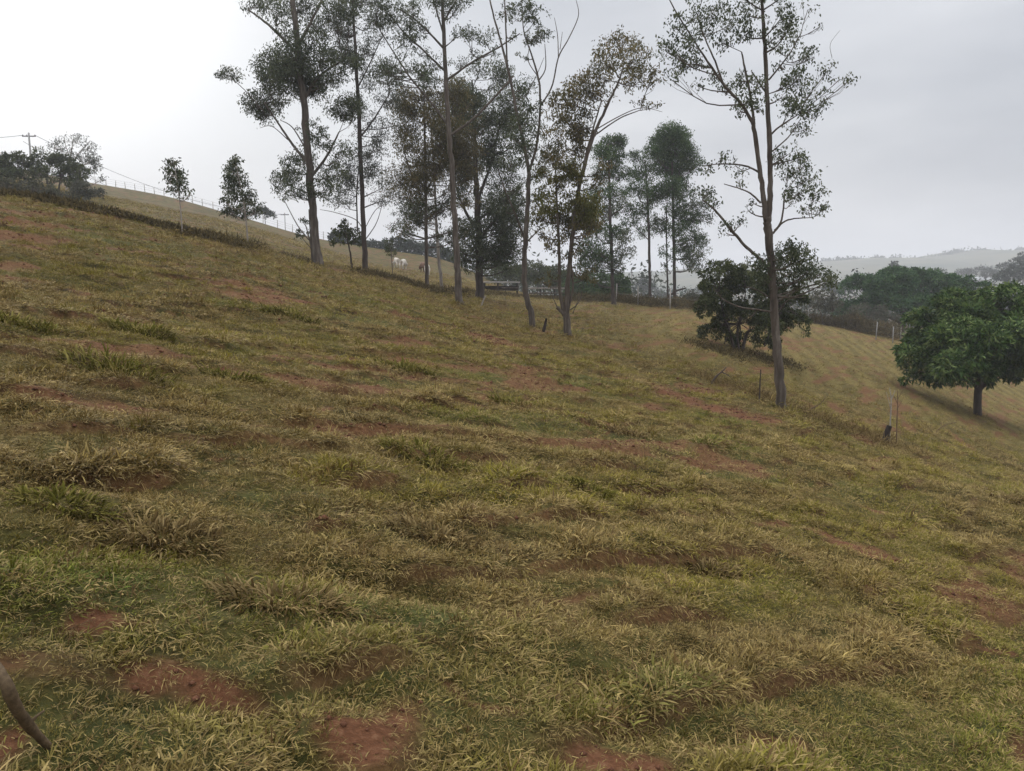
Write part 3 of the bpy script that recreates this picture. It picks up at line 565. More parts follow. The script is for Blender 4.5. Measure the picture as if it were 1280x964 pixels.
# 14 big right eucalypt
tree('eucalyptus_tree', 'tallest eucalyptus standing alone at right with forked trunk and sparse airy crown', None,
 [[(978,512,13.5),(975,480,12),(971,430,10.5),(967,380,10),(964,330,9.8),(961,290,10),(959,272,9)],
  [(960,278,7),(963,240,6.4),(962,180,6),(959,120,5.2),(956,60,4.6),(953,10,3.8),(951,-50,2.4)],[(958,276,7),(953,235,6),(947,195,5.4),(942,155,5),(940,148,4.6)],
  [(941,155,4.2),(928,132,3.8),(908,110,3.4),(890,85,2.8),(872,58,2),(845,15,1.6),(832,-10,1)],[(942,150,3.4),(938,120,3),(932,90,2.6),(927,65,1.6)],[(905,108,2.6),(895,80,2.2),(880,45,1.6),(872,20,1)],
  [(962,170,2.6),(975,158,2.2),(1000,142,1.2)],[(961,100,2.4),(985,70,1.8),(1002,40,1)],[(959,118,2.4),(940,90,1.8)],[(964,190,2.2),(985,172,1.6),(1000,150,.8)],[(966,292,3),(977,275,2.4),(981,240,1.6)],[(968,288,2.6),(985,275,2),(1015,272,.9)],
  [(964,338,5),(948,322,4),(932,308,3.6),(912,285,3.4),(893,262,2.6),(878,250,1.5)],[(951,254,2.6),(935,240,2),(905,230,1)],[(948,215,2.6),(930,207,2.2),(900,205,1.6),(880,208,.8)]],
 [(835,60,13,14,.42),(850,75,16,14,.4),(838,95,12,9,.35),(862,50,17,14,.38),(880,35,18,14,.36),(870,75,16,12,.36),(865,20,16,11,.36),(845,30,14,12,.34),(895,15,17,12,.4),(915,25,17,13,.4),(935,15,17,12,.5),(930,40,16,12,.42),(905,50,15,12,.3),(890,95,14,11,.28),(872,105,11,6,.25),
  (925,100,15,11,.4),(912,110,14,10,.36),(935,120,16,12,.36),(925,135,14,10,.28),(948,100,13,10,.3),(950,130,12,10,.3),(975,20,17,13,.5),(985,35,16,11,.45),(965,45,14,11,.36),(975,60,14,9,.3),(990,48,11,8,.3),(1010,10,10,6,.2),(1025,32,5,4,.3),(955,-20,24,14,.5),(925,-15,22,13,.4),(985,-15,18,12,.4),(880,-12,20,12,.35),
  (1003,70,16,8,.36),(1018,68,13,8,.36),(1035,85,14,8,.3),(1050,97,10,6,.34),(1062,98,5,5,.4),(1000,95,16,11,.42),(985,100,15,11,.45),(1015,112,16,10,.36),(1030,130,10,8,.36),(1000,128,17,11,.5),(1012,140,15,9,.45),(985,135,15,10,.36),(1010,158,12,7,.36),(992,160,11,7,.3),(978,118,12,9,.3),(975,80,10,8,.25),
  (1000,205,16,11,.42),(985,215,14,11,.36),(1010,220,14,11,.42),(1000,238,16,10,.42),(1020,240,13,10,.45),(1026,262,10,7,.45),(1010,262,14,7,.4),(990,250,13,9,.25),(975,200,12,9,.3),(985,190,13,9,.36),(1000,195,10,6,.4),
  (900,195,13,8,.25),(920,205,12,7,.18),(885,205,13,8,.25),(925,222,11,8,.25),(880,240,13,8,.4),(893,250,9,6,.3),(940,252,6,4,.4),(935,262,4,4,.3),(912,280,9,5,.5),(925,278,9,5,.5),(908,290,6,4,.4),
  (945,331,15,12,0.94),(970,321,15,12,0.77),(985,314,17,12,0.77),(1000,318,17,12,0.85),(1008,336,15,13,0.77),(990,336,19,13,0.61),(975,346,16,12,0.61),(1025,341,15,9,0.68),(1040,346,11,8,0.61),(1030,352,13,7,0.51),(1003,354,15,9,0.51),(955,348,12,10,0.68)],
 'euc', 'bark', .088, .040, twr=.008, dmul=1.45, dead=[[(964,390,3),(945,387,2.6),(925,384,2.2),(905,375,1.6),(893,362,.8)],[(947,386,1.6),(940,395,1.2),(932,400,.7)],[(962,372,2),(945,362,1.6),(930,358,.9)],[(970,395,1.6),(985,375,1.3),(1008,372,.8)],[(969,385,2.2),(968,355,1.8)],[(1040,72,.6),(1038,55,.5),(1050,38,.3)]], spread=.9)
# dark thicket tree at its back
def lumpy(name, label, Y, base_uv, ells, leaf, bark, ls, lw, n, trunk, group=None, cat='tree', lump=.3, extra=()):
    """a full crown: leaf lumps over the ellipsoids ells [(u, v, ru, rv, depth offset)], with inner leaves"""
    u0, v0 = base_uv
    if Y is None: Y = gp(u0, v0)[1]
    base = at(u0, v0, Y); base[2] = float(H(base[0], base[1])); pxm = Y/F
    root = empty(name, base, label, cat, group); tb = MB(); P_, D_, T_ = [], [], []
    vol = np.array([e[2]*e[3] for e in ells], float); vol /= vol.sum()
    for st in trunk:
        P = np.array([at(q[0], q[1], Y+(q[3] if len(q) > 3 else 0)) for q in st]); W = np.array([q[2]*pxm*.5 for q in st]); k = len(st)*4
        if st[0][1] >= v0-3: P[0][2] = min(P[0][2], base[2]-.1)
        tb.tube(smooth_line(P, k), np.interp(np.linspace(0, len(st)-1, k), np.arange(len(st)), W), 8, wob=.15)
    tips = np.array([at(st[-1][0], st[-1][1], Y+(st[-1][3] if len(st[-1]) > 3 else 0)) for st in trunk])
    for e, wgt in zip(ells, vol):
        c = at(e[0], e[1], Y+(e[4] if len(e) > 4 else 0)); r = np.array([e[2], (e[2]*.6+e[3]*.4), e[3]])*pxm
        m = max(8, int(26*(1/lump)*.3)); d = norm(rng.normal(size=(m, 3))); d[:, 2] = np.where(d[:, 2] < -.35, -d[:, 2], d[:, 2])
        LC = c+d*r*rng.uniform(.62, .93, (m, 1)); lr = r.mean()*lump*rng.uniform(.7, 1.3, m)
        for q in range(0, m):
            k = int(np.argmin(np.linalg.norm(tips-LC[q], axis=1))); a = tips[k]; mid = (a+LC[q])*.5+np.array([0, 0, .1])
            tb.tube(smooth_line([a, mid, LC[q]], 5), np.linspace(max(.012, r.mean()*.018), .006, 5), 4, cap=False)
        nl = int(n*wgt); k = rng.integers(0, m, nl)
        dd = norm(rng.normal(size=(nl, 3))+d[k]*.55+np.array([0, 0, .25])); sh = rng.uniform(.3, 1.08, nl)**.5
        # leaves sit in small rosettes
        rs = rng.integers(0, 26, nl); rd = norm(rng.normal(size=(m, 26, 3))+d[:, None]*.6+np.array([0, 0, .25]))[k, rs]
        dd = norm(dd*.26+rd)
        P_.append(LC[k]+dd*(lr[k]*sh)[:, None]*np.array([1, 1, .8])); D_.append(dd*.55+rng.normal(0, .45, (nl, 3))+np.array([0, 0, -.35])); T_.append(rng.random((m, 26))[k, rs])
    P = np.concatenate(P_); D = np.concatenate(D_); T = np.concatenate(T_); s_ = rng.uniform(.65, 1.25, len(P))
    tb.build('trunk', M[bark], root, base, True); leaf_mesh('crown', P, D, ls*s_, lw*s_, M[leaf], root, base, T)
    for i_, (P, D, L, W, lk, nm) in enumerate(extra): leaf_mesh(nm, P, D, L, W, M[lk], root, base)
    return root
lumpy('broadleaf_tree', 'low spreading dark tree with several thin trunks, behind the lone tall eucalyptus', None, (918,436),
 [(905,352,32,24,0),(935,365,34,30,.5),(900,385,28,22,-.5),(930,400,36,20,0),(975,385,30,28,.6),(990,410,22,22,.3),(955,412,22,18,-.6),(895,418,24,12,.4),(940,428,34,9,.5)], 'bush', 'bark_dark', .13, .048, 26000,
 [[(918,436,4),(912,415,3.4),(905,395,2.4),(900,370,1.5)],[(928,434,4),(935,415,4),(948,411,3),(955,395,1.5)],[(924,436,3),(922,410,2.6),(930,380,1.6),(932,360,1)],[(955,432,3),(968,405,2.4),(978,388,1.4)],[(905,430,1.4),(912,418,1.2),(925,405,1)]], lump=.27)
# mango trees
lumpy('mango_tree', 'rounded bright green mango tree on a short dark trunk at the right edge', None, (1222,520),
 [(1195,420,62,46,0),(1245,415,66,48,0),(1220,445,88,44,-1.6),(1290,430,50,52,0),(1160,452,38,30,-.3),(1200,462,62,24,-1),(1278,466,60,24,-.6),(1152,474,26,11,.2),(1225,468,50,18,1.5),(1208,378,34,16,.4),(1262,372,30,15,-.5)], 'mango', 'bark_dark', .23, .072, 54000,
 [[(1222,521,10),(1222,500,9),(1223,485,9),(1224,470,6)],[(1224,488,6),(1240,470,5),(1262,450,3)],[(1222,486,6),(1205,462,5),(1185,440,3)],[(1222,480,5),(1218,440,4),(1220,415,2)],[(1224,480,5,.0),(1232,450,4,-1),(1250,430,2,-1.5)],[(1223,484,4),(1195,470,3,-.8),(1165,462,1.5,-1)]], lump=.27)
lumpy('mango_tree', 'broad dark green domed tree beyond the straw-coloured field, behind the bright mango tree', 74, (1128,420),
 [(1095,372,48,28,0),(1130,361,54,24,0),(1165,365,48,26,1),(1198,372,42,26,1),(1075,395,30,20,-1),(1125,392,55,22,-2.5),(1180,395,45,20,-2)], 'mango_dark', 'bark_dark', .32, .12, 36000,
 [[(1128,422,8),(1126,405,7),(1125,390,4)],[(1126,404,4),(1095,388,2)],[(1126,404,4),(1160,385,2)],[(1126,402,4),(1190,388,2)]], lump=.26)
lumpy('shrub', 'greyish thin-leaved shrub along the far edge of the straw field', 66, (1088,424),
 [(1085,395,26,14,0),(1105,402,18,14,.5),(1070,405,15,12,-.5)], 'grey_bush', 'bark', .2, .07, 3600, [[(1088,424,1.6),(1086,410,1.4),(1084,398,.8)],[(1100,424,1.4),(1104,408,.8)],[(1074,420,1.2),(1071,406,.7)]], cat='shrub')
lumpy('shrub', 'loose olive shrub beside the lone eucalyptus, left end of the straw field edge', 62, (1030,404),
 [(1020,385,18,16,0),(1042,388,14,12,0),(1030,372,14,10,.5)], 'grey_bush', 'bark', .19, .065, 2600, [[(1030,405,1.4),(1026,392,1.2),(1022,384,.8)],[(1036,405,1.2),(1041,390,.7)]], cat='shrub')
# clump on the left ridge
tree('broadleaf_tree', 'half-bare pale twiggy tree rising above the dark bushes on the left ridge', 62,
 [[(84,252,3.2),(85,225,2.8),(87,205,2.2),(90,185,1.2),(92,172,.6)],[(86,215,1.8),(75,195,1.2),(66,178,.6)],[(87,210,1.8),(100,190,1.2),(110,180,.6)],[(86,218,1.6),(108,205,1.2),(122,200,.7)],[(88,200,1.2),(82,182,.8),(80,170,.5)]],
 [(90,174,18,6,.22),(72,182,11,7,.25),(110,184,11,6,.3),(100,196,12,7,.3),(115,198,9,7,.5),(120,208,7,8,.4),(82,190,10,7,.2),(108,214,9,6,.35),(128,222,5,4,.3)], 'euc_fine', 'bark_pale', .2, .07, spread=.5, pertwig=5, dmul=1.7)
lumpy('broadleaf_tree', 'dense dark bushy tree in the middle of the left ridge clump', 56, (62,257), [(55,208,20,17,0),(78,210,18,18,.4),(68,225,26,17,-.5),(95,220,14,14,0)], 'bush', 'bark_dark', .19, .075, 6500,
 [[(62,258,2.4),(61,240,2),(58,222,1.2)],[(72,256,2.6),(73,240,2.2),(76,222,1.2)],[(92,254,2),(96,238,1.6),(98,226,.8)]], lump=.36)
lumpy('broadleaf_tree', 'dark bushy tree at the left frame edge on the ridge', 54, (12,250), [(5,210,16,16,0),(22,206,14,14,.4),(12,225,24,15,-.5),(-15,215,18,18,0)], 'bush', 'bark_dark', .19, .075, 5500,
 [[(12,252,2.4),(11,236,2),(8,222,1.2)],[(24,252,2),(24,236,1.6),(24,220,.9)]], lump=.36)
lumpy('shrub', 'ragged grey-green shrub at the right end of the left ridge clump', 50, (108,262), [(105,240,16,12,0),(120,244,12,8,0),(96,246,12,9,-.3)], 'grey_bush', 'bark_dark', .17, .06, 2200,
 [[(108,263,1.8),(107,250,1.5),(105,240,.8)],[(94,262,1.6),(96,246,.8)]], cat='shrub')
lumpy('shrub', 'low olive-grey shrub growing under the left ridge trees', 37, (45,258), [(40,242,26,13,0),(10,238,22,13,0),(68,249,20,11,0),(92,254,14,9,0)], 'grey_bush', 'bark_dark', .12, .04, 5200,
 [[(45,259,1.6),(42,248,1.2),(40,240,.8)],[(24,256,1.4),(21,240,.7)]], cat='shrub')
# two feathery young eucalypts on the hillside
tree('young_eucalyptus', 'slender young eucalyptus with a small leafy tip on the left hillside', None,
 [[(228,294,1.8),(226,265,1.5),(223,240,1.2),(219,212,.8),(216,197,.4)]],
 [(216,203,7,5,.85),(214,213,9,6,.95),(222,218,9,6,.8),(213,224,9,6,.8),(226,228,9,6,.55),(232,236,7,5,.4),(220,236,10,5,.45),(228,246,8,4,.25),(238,242,5,4,.3)], 'euc', 'bark_pale', .12, .045, pertwig=9, dmul=1.9)
tree('young_eucalyptus', 'conical young eucalyptus with layered feathery foliage, right of the slender tipped one', None,
 [[(310,306,2.2),(308,280,1.9),(304,250,1.6),(298,220,1.1),(293,197,.5)]],
 [(293,201,7,6,.9),(291,211,10,6,.85),(298,218,10,6,.75),(286,222,10,6,.8),(302,230,11,6,.6),(288,234,12,6,.65),(310,240,11,6,.55),(294,246,13,6,.5),(284,250,9,5,.6),(315,252,11,5,.55),(300,258,14,6,.6),(288,263,12,6,.8),(324,258,8,5,.4),(305,267,12,5,.6),(318,263,8,5,.45)], 'euc', 'bark_pale', .12, .045, pertwig=9, dmul=2.2)
# bushes along and beyond the hill crest
lumpy('shrub', 'small grey shrub on the hill crest right of the conical young eucalyptus', 118, (332,283), [(328,267,10,7,0),(338,270,7,5,0)], 'far_leaf', 'bark_dark', .35, .14, 900, [[(332,284,1),(331,272,.7),(330,268,.5)]], cat='shrub')
HB = [(472,318,20,12),(498,317,18,14),(520,322,16,15),(540,326,16,16),(452,312,14,8),(425,302,12,8),(560,332,14,16)]
HL = ['dark bush on the hill crest behind the slim straight eucalyptus','dark bush on the hill crest above the white cows','dark bush on the hill crest above the brown cow','dark tall bush on the crest left of the pale slender stem','low dark bush on the crest near the small round-topped tree','lowest leftmost bush on the crest near the leftmost big trunk','dark bush on the crest behind the pale slender stem']
for k, (u, v, ru, rv) in enumerate(HB):
    lumpy('shrub', HL[k], 112, (u, v), [(u-ru*.3, v-rv*.7, ru*.8, rv*.7, 0), (u+ru*.4, v-rv*.6, ru*.7, rv*.6, .5), (u, v+2, ru*1.15, rv*.5, -.5)], 'far_leaf', 'bark_dark', .4, .17, 1900, [[(u, v+2, 1.2), (u, v-rv*.5, .8)], [(u+ru*.3, v+2, 1), (u+ru*.4, v-rv*.6, .6)]], group='bushes along the hill crest', cat='shrub')
HB = [(622,357,28,28,96,'bush','dark bush seen between the thick-trunked eucalyptus and the feed shelter'),(656,362,30,26,94,'bush','large dark bush rising above the feed shelter'),(694,364,30,24,92,'bush','dark bush above the rail fence'),
      (640,352,26,18,78,'bush','dark shrub behind the wooden feed shelter'),(672,352,22,20,80,'bush','dark shrub behind the crooked forked eucalyptus'),(700,360,20,22,76,'bush','shrub behind the stems of the leaning eucalyptus'),
      (728,376,24,26,66,'euc_green','green bush right of the leaning eucalyptus trunk'),(752,377,20,32,68,'euc_green','tall green bush at the foot of the upright dark eucalyptus'),(775,376,14,30,66,'euc_green','rounded green bush just left of the distant pale roof'),(870,388,16,18,64,'grey_bush','grey-green bush left of the low spreading dark tree'),(850,386,14,10,70,'grey_bush','low grey bush under the rounded deep-green eucalyptus'),(812,384,12,10,74,'grey_bush','low grey bush under the narrow eucalyptus')]
for u, v, ru, rv, Y, lf, lb in HB:
    lumpy('shrub', lb, Y, (u, v), [(u-ru*.3, v-rv*.6, ru*.75, rv*.6, 0), (u+ru*.4, v-rv*.5, ru*.65, rv*.5, .5), (u, v-rv*.3, ru, rv*.35, -.4), (u, v-rv*.05, ru*1.1, rv*.25, .2)], lf, 'bark_dark', .26, .1, 2600, [[(u, v+2, 1.4), (u, v-rv*.5, .9)], [(u+ru*.3, v+2, 1.2), (u+ru*.4, v-rv*.5, .7)]], cat='shrub', lump=.36)

# ------------------------------------------------------------------ scrub along the ditch (stuff)
def scrub(name, label, line, n, hgt, width, lf, ln=.32, lw=.022):
    P = np.array([gp(u, v) for u, v in line]); C = smooth_line(P, 60)
    k = rng.random(n)*59; i0 = k.astype(int).clip(0, 58); f = (k-i0)[:, None]; p = C[i0]*(1-f)+C[i0+1]*f
    p[:, :2] += rng.normal(0, width, (n, 2))*np.array([.6, 1]); p[:, 2] = H(p[:, 0], p[:, 1])
    hh = hgt*(.4+1.2*fbm(p[:, 0]*.5, p[:, 1]*.5, 201, 2)); p[:, 2] += rng.random(n)*hh
    D = rng.normal(0, .6, (n, 3)); D[:, 2] += .5
    c0 = P[len(P)//2]
    o = leaf_mesh(name, p, D, ln*rng.uniform(.5, 1.3, n), lw*rng.uniform(.6, 1.4, n), M[lf], None, c0); o.location = c0
    return tag(o, label, 'scrub', kind='stuff')
scrub('ditch_scrub', 'dark brown dead scrub along the ditch below the left ridge', [(-40,242),(20,247),(70,257),(130,268),(190,282),(235,292),(272,301)], 8000, .10, .25, 'scrub', .17, .03)
scrub('ditch_scrub', 'thin dry weeds along the ditch line toward the big left trunk', [(270,300),(310,309),(350,319),(392,331)], 1800, .12, .35, 'scrub', .25)
scrub('dry_brush', 'brown dry brush along the bank under the middle trees', [(455,344),(500,352),(540,364),(590,368),(640,371),(690,375),(720,378)], 9000, .2, .6, 'scrub', .22)
scrub('dry_brush', 'dry tangled undergrowth under the low spreading dark tree', [(872,432),(900,440),(930,446),(965,452),(990,456)], 3500, .10, .6, 'scrub', .15)
scrub('dry_weeds', 'dry reddish weeds along the far edge of the straw field', [(1015,404),(1050,410),(1085,418),(1120,424)], 7000, .9, .7, 'scrub', .45, .035)
scrub('bank_weeds', 'dull weeds along the bank below the lone eucalyptus', [(870,470),(920,485),(960,500),(1010,520),(1060,540),(1110,556)], 5000, .10, .6, 'tuss_dry', .18, .010)
scrub('dry_weeds', 'pale dry weeds along the valley edge right of the rounded eucalyptus', [(720,377),(770,378),(800,382),(850,386),(885,388)], 6000, .5, .5, 'scrub', .4, .03)

# ------------------------------------------------------------------ grass tussocks
TS = [(145,462,.30,'tuss','large dark grass tussock on the left slope below the small far trees'),(508,462,.26,'tuss','dark grass tussock on the open middle slope'),(532,575,.22,'tuss','dark green tussock midway down the middle slope'),(75,632,.17,'tuss','wide dark tussock at the left frame edge'),
 (205,672,.20,'tuss_dry','ragged dry tussock overhanging a dark hollow at left'),(545,672,.18,'tuss_dry','greyish dry tussock clump near the middle of the foreground'),(350,755,.20,'tuss_dry','wispy dry tussock in the left foreground'),(80,592,.14,'tuss_dry','small brown tussock above the wide dark one'),
 (172,414,.24,'tuss','small dark tussock high on the left slope'),(362,398,.26,'tuss','dark tussock upslope left of centre'),(770,540,.20,'tuss_dry','dry tussock beside the red soil right of centre'),(1255,628,.24,'tuss_dry','tall dry tussock at the right frame edge'),(885,715,.14,'tuss_dry','small grey tussock right of centre in the foreground'),(290,474,.2,'tuss','dark tussock between the two large ones at left'),(2,402,.26,'tuss','dark tussock at the left frame edge high up'),(640,505,.17,'tuss','low dark tussock below the middle trees'),(735,612,.15,'tuss','low dark tussock right of centre')]
for u, v, r, mt, lb in TS:
    g = gp(u, v); n = 300; r *= .55+.35*min(1, g[1]/16); a = rng.random(n)*6.283; rr = r*1.5*np.sqrt(rng.random(n)); p = np.stack([rr*np.cos(a)*1.5, rr*np.sin(a)*.7, np.zeros(n)], 1)
    p[:, 2] = H(p[:, 0]+g[0], p[:, 1]+g[1])-g[2]-.01
    V, Q, T, rd = [], [], [], []
    for k in range(n):
        h = a[k]+random.gauss(0, .6); L = r*random.uniform(.6, 1.15); el = R(random.uniform(35, 85)); q = p[k].copy(); w_ = .0045*random.uniform(.7, 1.5)*(1+g[1]/12); sd = np.array([-math.sin(h), math.cos(h), 0])*w_; b = len(V)
        for s_ in range(4):
            if s_ < 3: V += [q-sd*(1-.2*s_), q+sd*(1-.2*s_)]
            else: V.append(q)
            e = el-s_*R(34); q = q+np.array([math.cos(h)*math.cos(e), math.sin(h)*math.cos(e), math.sin(e)])*L/3
        Q += [(b, b+1, b+3, b+2), (b+2, b+3, b+5, b+4)]; T.append((b+4, b+5, b+6)); rd += [random.random()]*7
    o = mesh_np('grass_tussock', V, Q, T, M[mt], attrs={'rnd': rd}); o.location = g; tag(o, lb, 'tussock', 'grass tussocks on the slope')

# ------------------------------------------------------------------ sticks, stumps, posts
def stick(name, label, cat, pts, mat, Y=None, ground=True, twigs=()):
    g = gp(*pts[0][:2]) if Y is None else at(pts[0][0], pts[0][1], Y); Y = g[1]; px = Y/F
    P = np.array([at(q[0], q[1], Y+(q[3] if len(q) > 3 else 0)) for q in pts]); W = np.array([q[2]*px*.5 for q in pts])
    if ground: P[0] = g-np.array([0, 0, .06])
    n = len(pts)*5; b = MB(); b.tube(smooth_line(P, n), np.interp(np.linspace(0, len(pts)-1, n), np.arange(len(pts)), W), 8, wob=.15)
    for tw in twigs:
        Pt = np.array([at(q[0], q[1], Y) for q in tw]); b.tube(smooth_line(Pt, 8), np.linspace(tw[0][2], tw[-1][2], 8)*px*.5, 5)
    o = b.build(name, M[mat], None, g, True); o.location = g; return tag(o, label, cat)
stick('tree_stump', 'short charred black stump between the two multi-stemmed trees', 'stump', [(679,414,4.2),(681,408,4),(682,403,3),(683,398,2.6)], 'wood_dark')
stick('fence_post', 'broken blackened post leaning right at the slope edge', 'post', [(1105,552,7),(1108,543,7.5),(1112,532,6.5)], 'wood_dark')
stick('dry_stalk', 'thin pale dry stalk standing beside the blackened leaning post', 'stalk', [(1112,553,1.4),(1113,525,1.6),(1114,500,1.4),(1112,485,.8)], 'wood', twigs=[[(1114,500,1.2),(1119,488,.5)],[(1113,510,1),(1108,490,.4)]])
stick('dry_stalk', 'thin grey-brown stalk with twiggy head right of the blackened post', 'stalk', [(1121,556,1.6),(1121,530,1.4),(1122,510,1.2),(1122,488,.7)], 'bark_brown', twigs=[[(1121,512,1),(1128,500,.4)],[(1122,505,.9),(1116,492,.4)],[(1122,500,.8),(1129,486,.3)]])
stick('fence_stake', 'thin upright dark stake left of the lone eucalyptus trunk', 'stake', [(949,503,1.8),(950,480,1.7),(951,462,1.4)], 'bark_dark')
stick('fallen_branch', 'dark forked dead branch leaning on the bank left of the lone eucalyptus', 'branch', [(888,479,3),(895,471,2.6),(902,465,1.8),(908,459,1)], 'bark_dark', twigs=[[(902,465,1.6),(910,469,1.2),(914,472,.6)]])
stick('fallen_branch', 'thin twiggy branch lying on the grass right of the lone eucalyptus', 'branch', [(1003,515,1.6),(1018,509,1.5),(1026,504,1),(1032,497,.5)], 'bark_brown')
stick('fallen_branch', 'pale bare branch sticking out of the dry brush under the middle trees', 'branch', [(601,383,2),(604,376,1.8),(607,370,1.5)], 'bark_pale')
stick('fallen_branch', 'thin pale twig slanting from the foot of the upslope bank', 'branch', [(1168,540,1.2),(1180,532,1),(1196,528,.6)], 'bark_brown')
# curved bare branch entering at the lower left, near the camera
P = [(-150,715,10),(-95,735,13),(-45,785,15),(0,842,16),(20,884,15.5),(40,912,13),(66,930,9)]
g = gp(66, 931); Yb = [gp(q[0], q[1])[1]-d for q, d in zip(P, (0, .35, .42, .38, .26, .12, 0))]
b = MB(); PP = np.array([at(q[0], q[1], Yb[k]) for k, q in enumerate(P)]); PP[0][2] = H(PP[0][0], PP[0][1])-.05; PP[-1][2] -= .02
b.tube(smooth_line(PP, 42), np.interp(np.linspace(0, 6, 42), np.arange(7), [q[2]*Yb[k]/F*.5 for k, q in enumerate(P)])*(1+.03*np.sin(np.arange(42)*1.9)+.05*np.sin(np.arange(42)*.83)), 14, wob=.16)
for k_, e_ in ((33, (.02, .015, .03)),):
    q_ = smooth_line(PP, 42)[k_]; b.tube(smooth_line([q_, q_+np.array(e_)*.6, q_+np.array(e_)+[.01, .01, 0]], 6), np.linspace(.006, .002, 6), 6)
o = b.build('bare_branch', M['twigbark'], None, g, True); o.location = g; tag(o, 'curved brown bare branch close to the camera at lower left', 'branch')

# ------------------------------------------------------------------ feed shelter and rails
Ysh = 60; c = at(627, 360, Ysh); px = Ysh/F
c[2] = float(H(c[0], c[1])); t = empty('feed_shelter', c, 'low wooden feed shelter with pale flat top on dark posts', 'shelter')
def part(name, mat, boxes, parent, smooth=False):
    b = MB()
    for q in boxes: b.box(*q)
    return b.build(name, M[mat], parent)
topz = at(627, 353, Ysh)[2]-c[2]; w = 46*px
part('roof', 'wood', [((0, 0, topz), (w, 1.3, .10))], t)
for sx in (-.46, -.1, .42):
    for sy in (-.5, .5): part('post', 'wood_dark', [((sx*w, sy, topz/2-.1), (.13, .13, topz+.1))], t)
part('trough', 'wood_dark', [((0, 0, .32), (w*.9, .6, .34))], t); part('rail', 'bark', [((w*.22, -.58, topz*.45), (w*.45, .06, .1)), ((w*.05, -.58, topz*.2), (w*.8, .06, .08))], t)
c = at(682, 366, 59); c[2] = float(H(c[0], c[1])); t = empty('rail_fence', c, 'short weathered wooden rail fence right of the feed shelter', 'fence')
for sx in (-1.4, -.4, .7, 1.6): part('post', 'wood_dark', [((sx, 0, .4), (.12, .12, 1.1))], t)
part('rail', 'bark_pale', [((0, -.09, .78), (3.2, .05, .11))], t); part('rail', 'bark', [((.2, -.09, .42), (2.9, .05, .1))], t); part('rail', 'wood_dark', [((-.1, .09, .2), (3.1, .05, .1))], t)

# ------------------------------------------------------------------ cows
def cow(label, u, v, mat, rz, Y=None, headdown=True):
    g = gp(u, v, True) if Y is None else at(u, v, Y); g[2] = float(H(g[0], g[1]))
    hz, hx = (.42, 1.42) if headdown else (1.35, 1.45)
    J = {'hip': (-.62,0,1.08,.30,.32), 'mid': (-.1,0,.98,.34,.38), 'chest': (.45,0,1.0,.28,.36), 'withers': (.62,0,1.18,.2,.26), 'neck': (.95,0,1.0 if headdown else 1.3,.15,.19), 'poll': (1.25,0,.72 if headdown else 1.45,.13,.14), 'muzzle': (hx+.05,0,hz,.085,.09),
         'tail0': (-.92,0,1.2,.07,.07), 'tail1': (-1.02,0,.8,.03,.03), 'tail2': (-1.0,0,.42,.035,.035)}
    E = [('hip','mid'),('mid','chest'),('chest','withers'),('withers','neck'),('neck','poll'),('poll','muzzle'),('hip','tail0'),('tail0','tail1'),('tail1','tail2')]
    for s_, n_ in ((1, 'l'), (-1, 'r')):
        J.update({'st'+n_: (-.55,.2*s_,.78,.17,.17), 'hk'+n_: (-.78,.2*s_,.5,.085,.085), 'hf'+n_: (-.66,.2*s_,.04,.06,.06), 'el'+n_: (.5,.18*s_,.72,.13,.13), 'kn'+n_: (.5,.18*s_,.4,.075,.075), 'ff'+n_: (.52,.18*s_,.04,.06,.06), 'ear'+n_: (1.18,.27*s_,.74 if headdown else 1.5,.045,.045)})
        E += [('hip','st'+n_),('st'+n_,'hk'+n_),('hk'+n_,'hf'+n_),('chest','el'+n_),('el'+n_,'kn'+n_),('kn'+n_,'ff'+n_),('poll','ear'+n_)]
    ks = list(J); me = bpy.data.meshes.new('cow'); me.from_pydata([J[k][:3] for k in ks], [(ks.index(a), ks.index(b)) for a, b in E], [])
    o = bpy.data.objects.new('cow', me); COL.objects.link(o); sk = o.modifiers.new('skin', 'SKIN'); sk.use_smooth_shade = True; o.modifiers.new('sub', 'SUBSURF').levels = 2
    for k, sv in zip(ks, me.skin_vertices[0].data): sv.radius = J[k][3:]; sv.use_root = (k == 'hip')
    dg = bpy.context.evaluated_depsgraph_get(); m2 = bpy.data.meshes.new_from_object(o.evaluated_get(dg)); o.modifiers.clear(); o.data = m2; m2.materials.clear(); m2.materials.append(M[mat])
    o.location = g; o.rotation_euler = (0, 0, rz); o.scale = (.72, .72, .72); return tag(o, label, 'cow', 'cows grazing on the hillside')
cow('white cow grazing, left one of the pair of white cows', 496, 335, 'cow', R(115))
cow('white cow beside its pair, right one, seen from behind', 504, 337, 'cow', R(78))
cow('white cow standing alone next to the brown cow', 534, 345, 'cow', R(100))
cow('brown cow partly hidden by the lone white cow', 530, 341, 'cow_b', R(120))

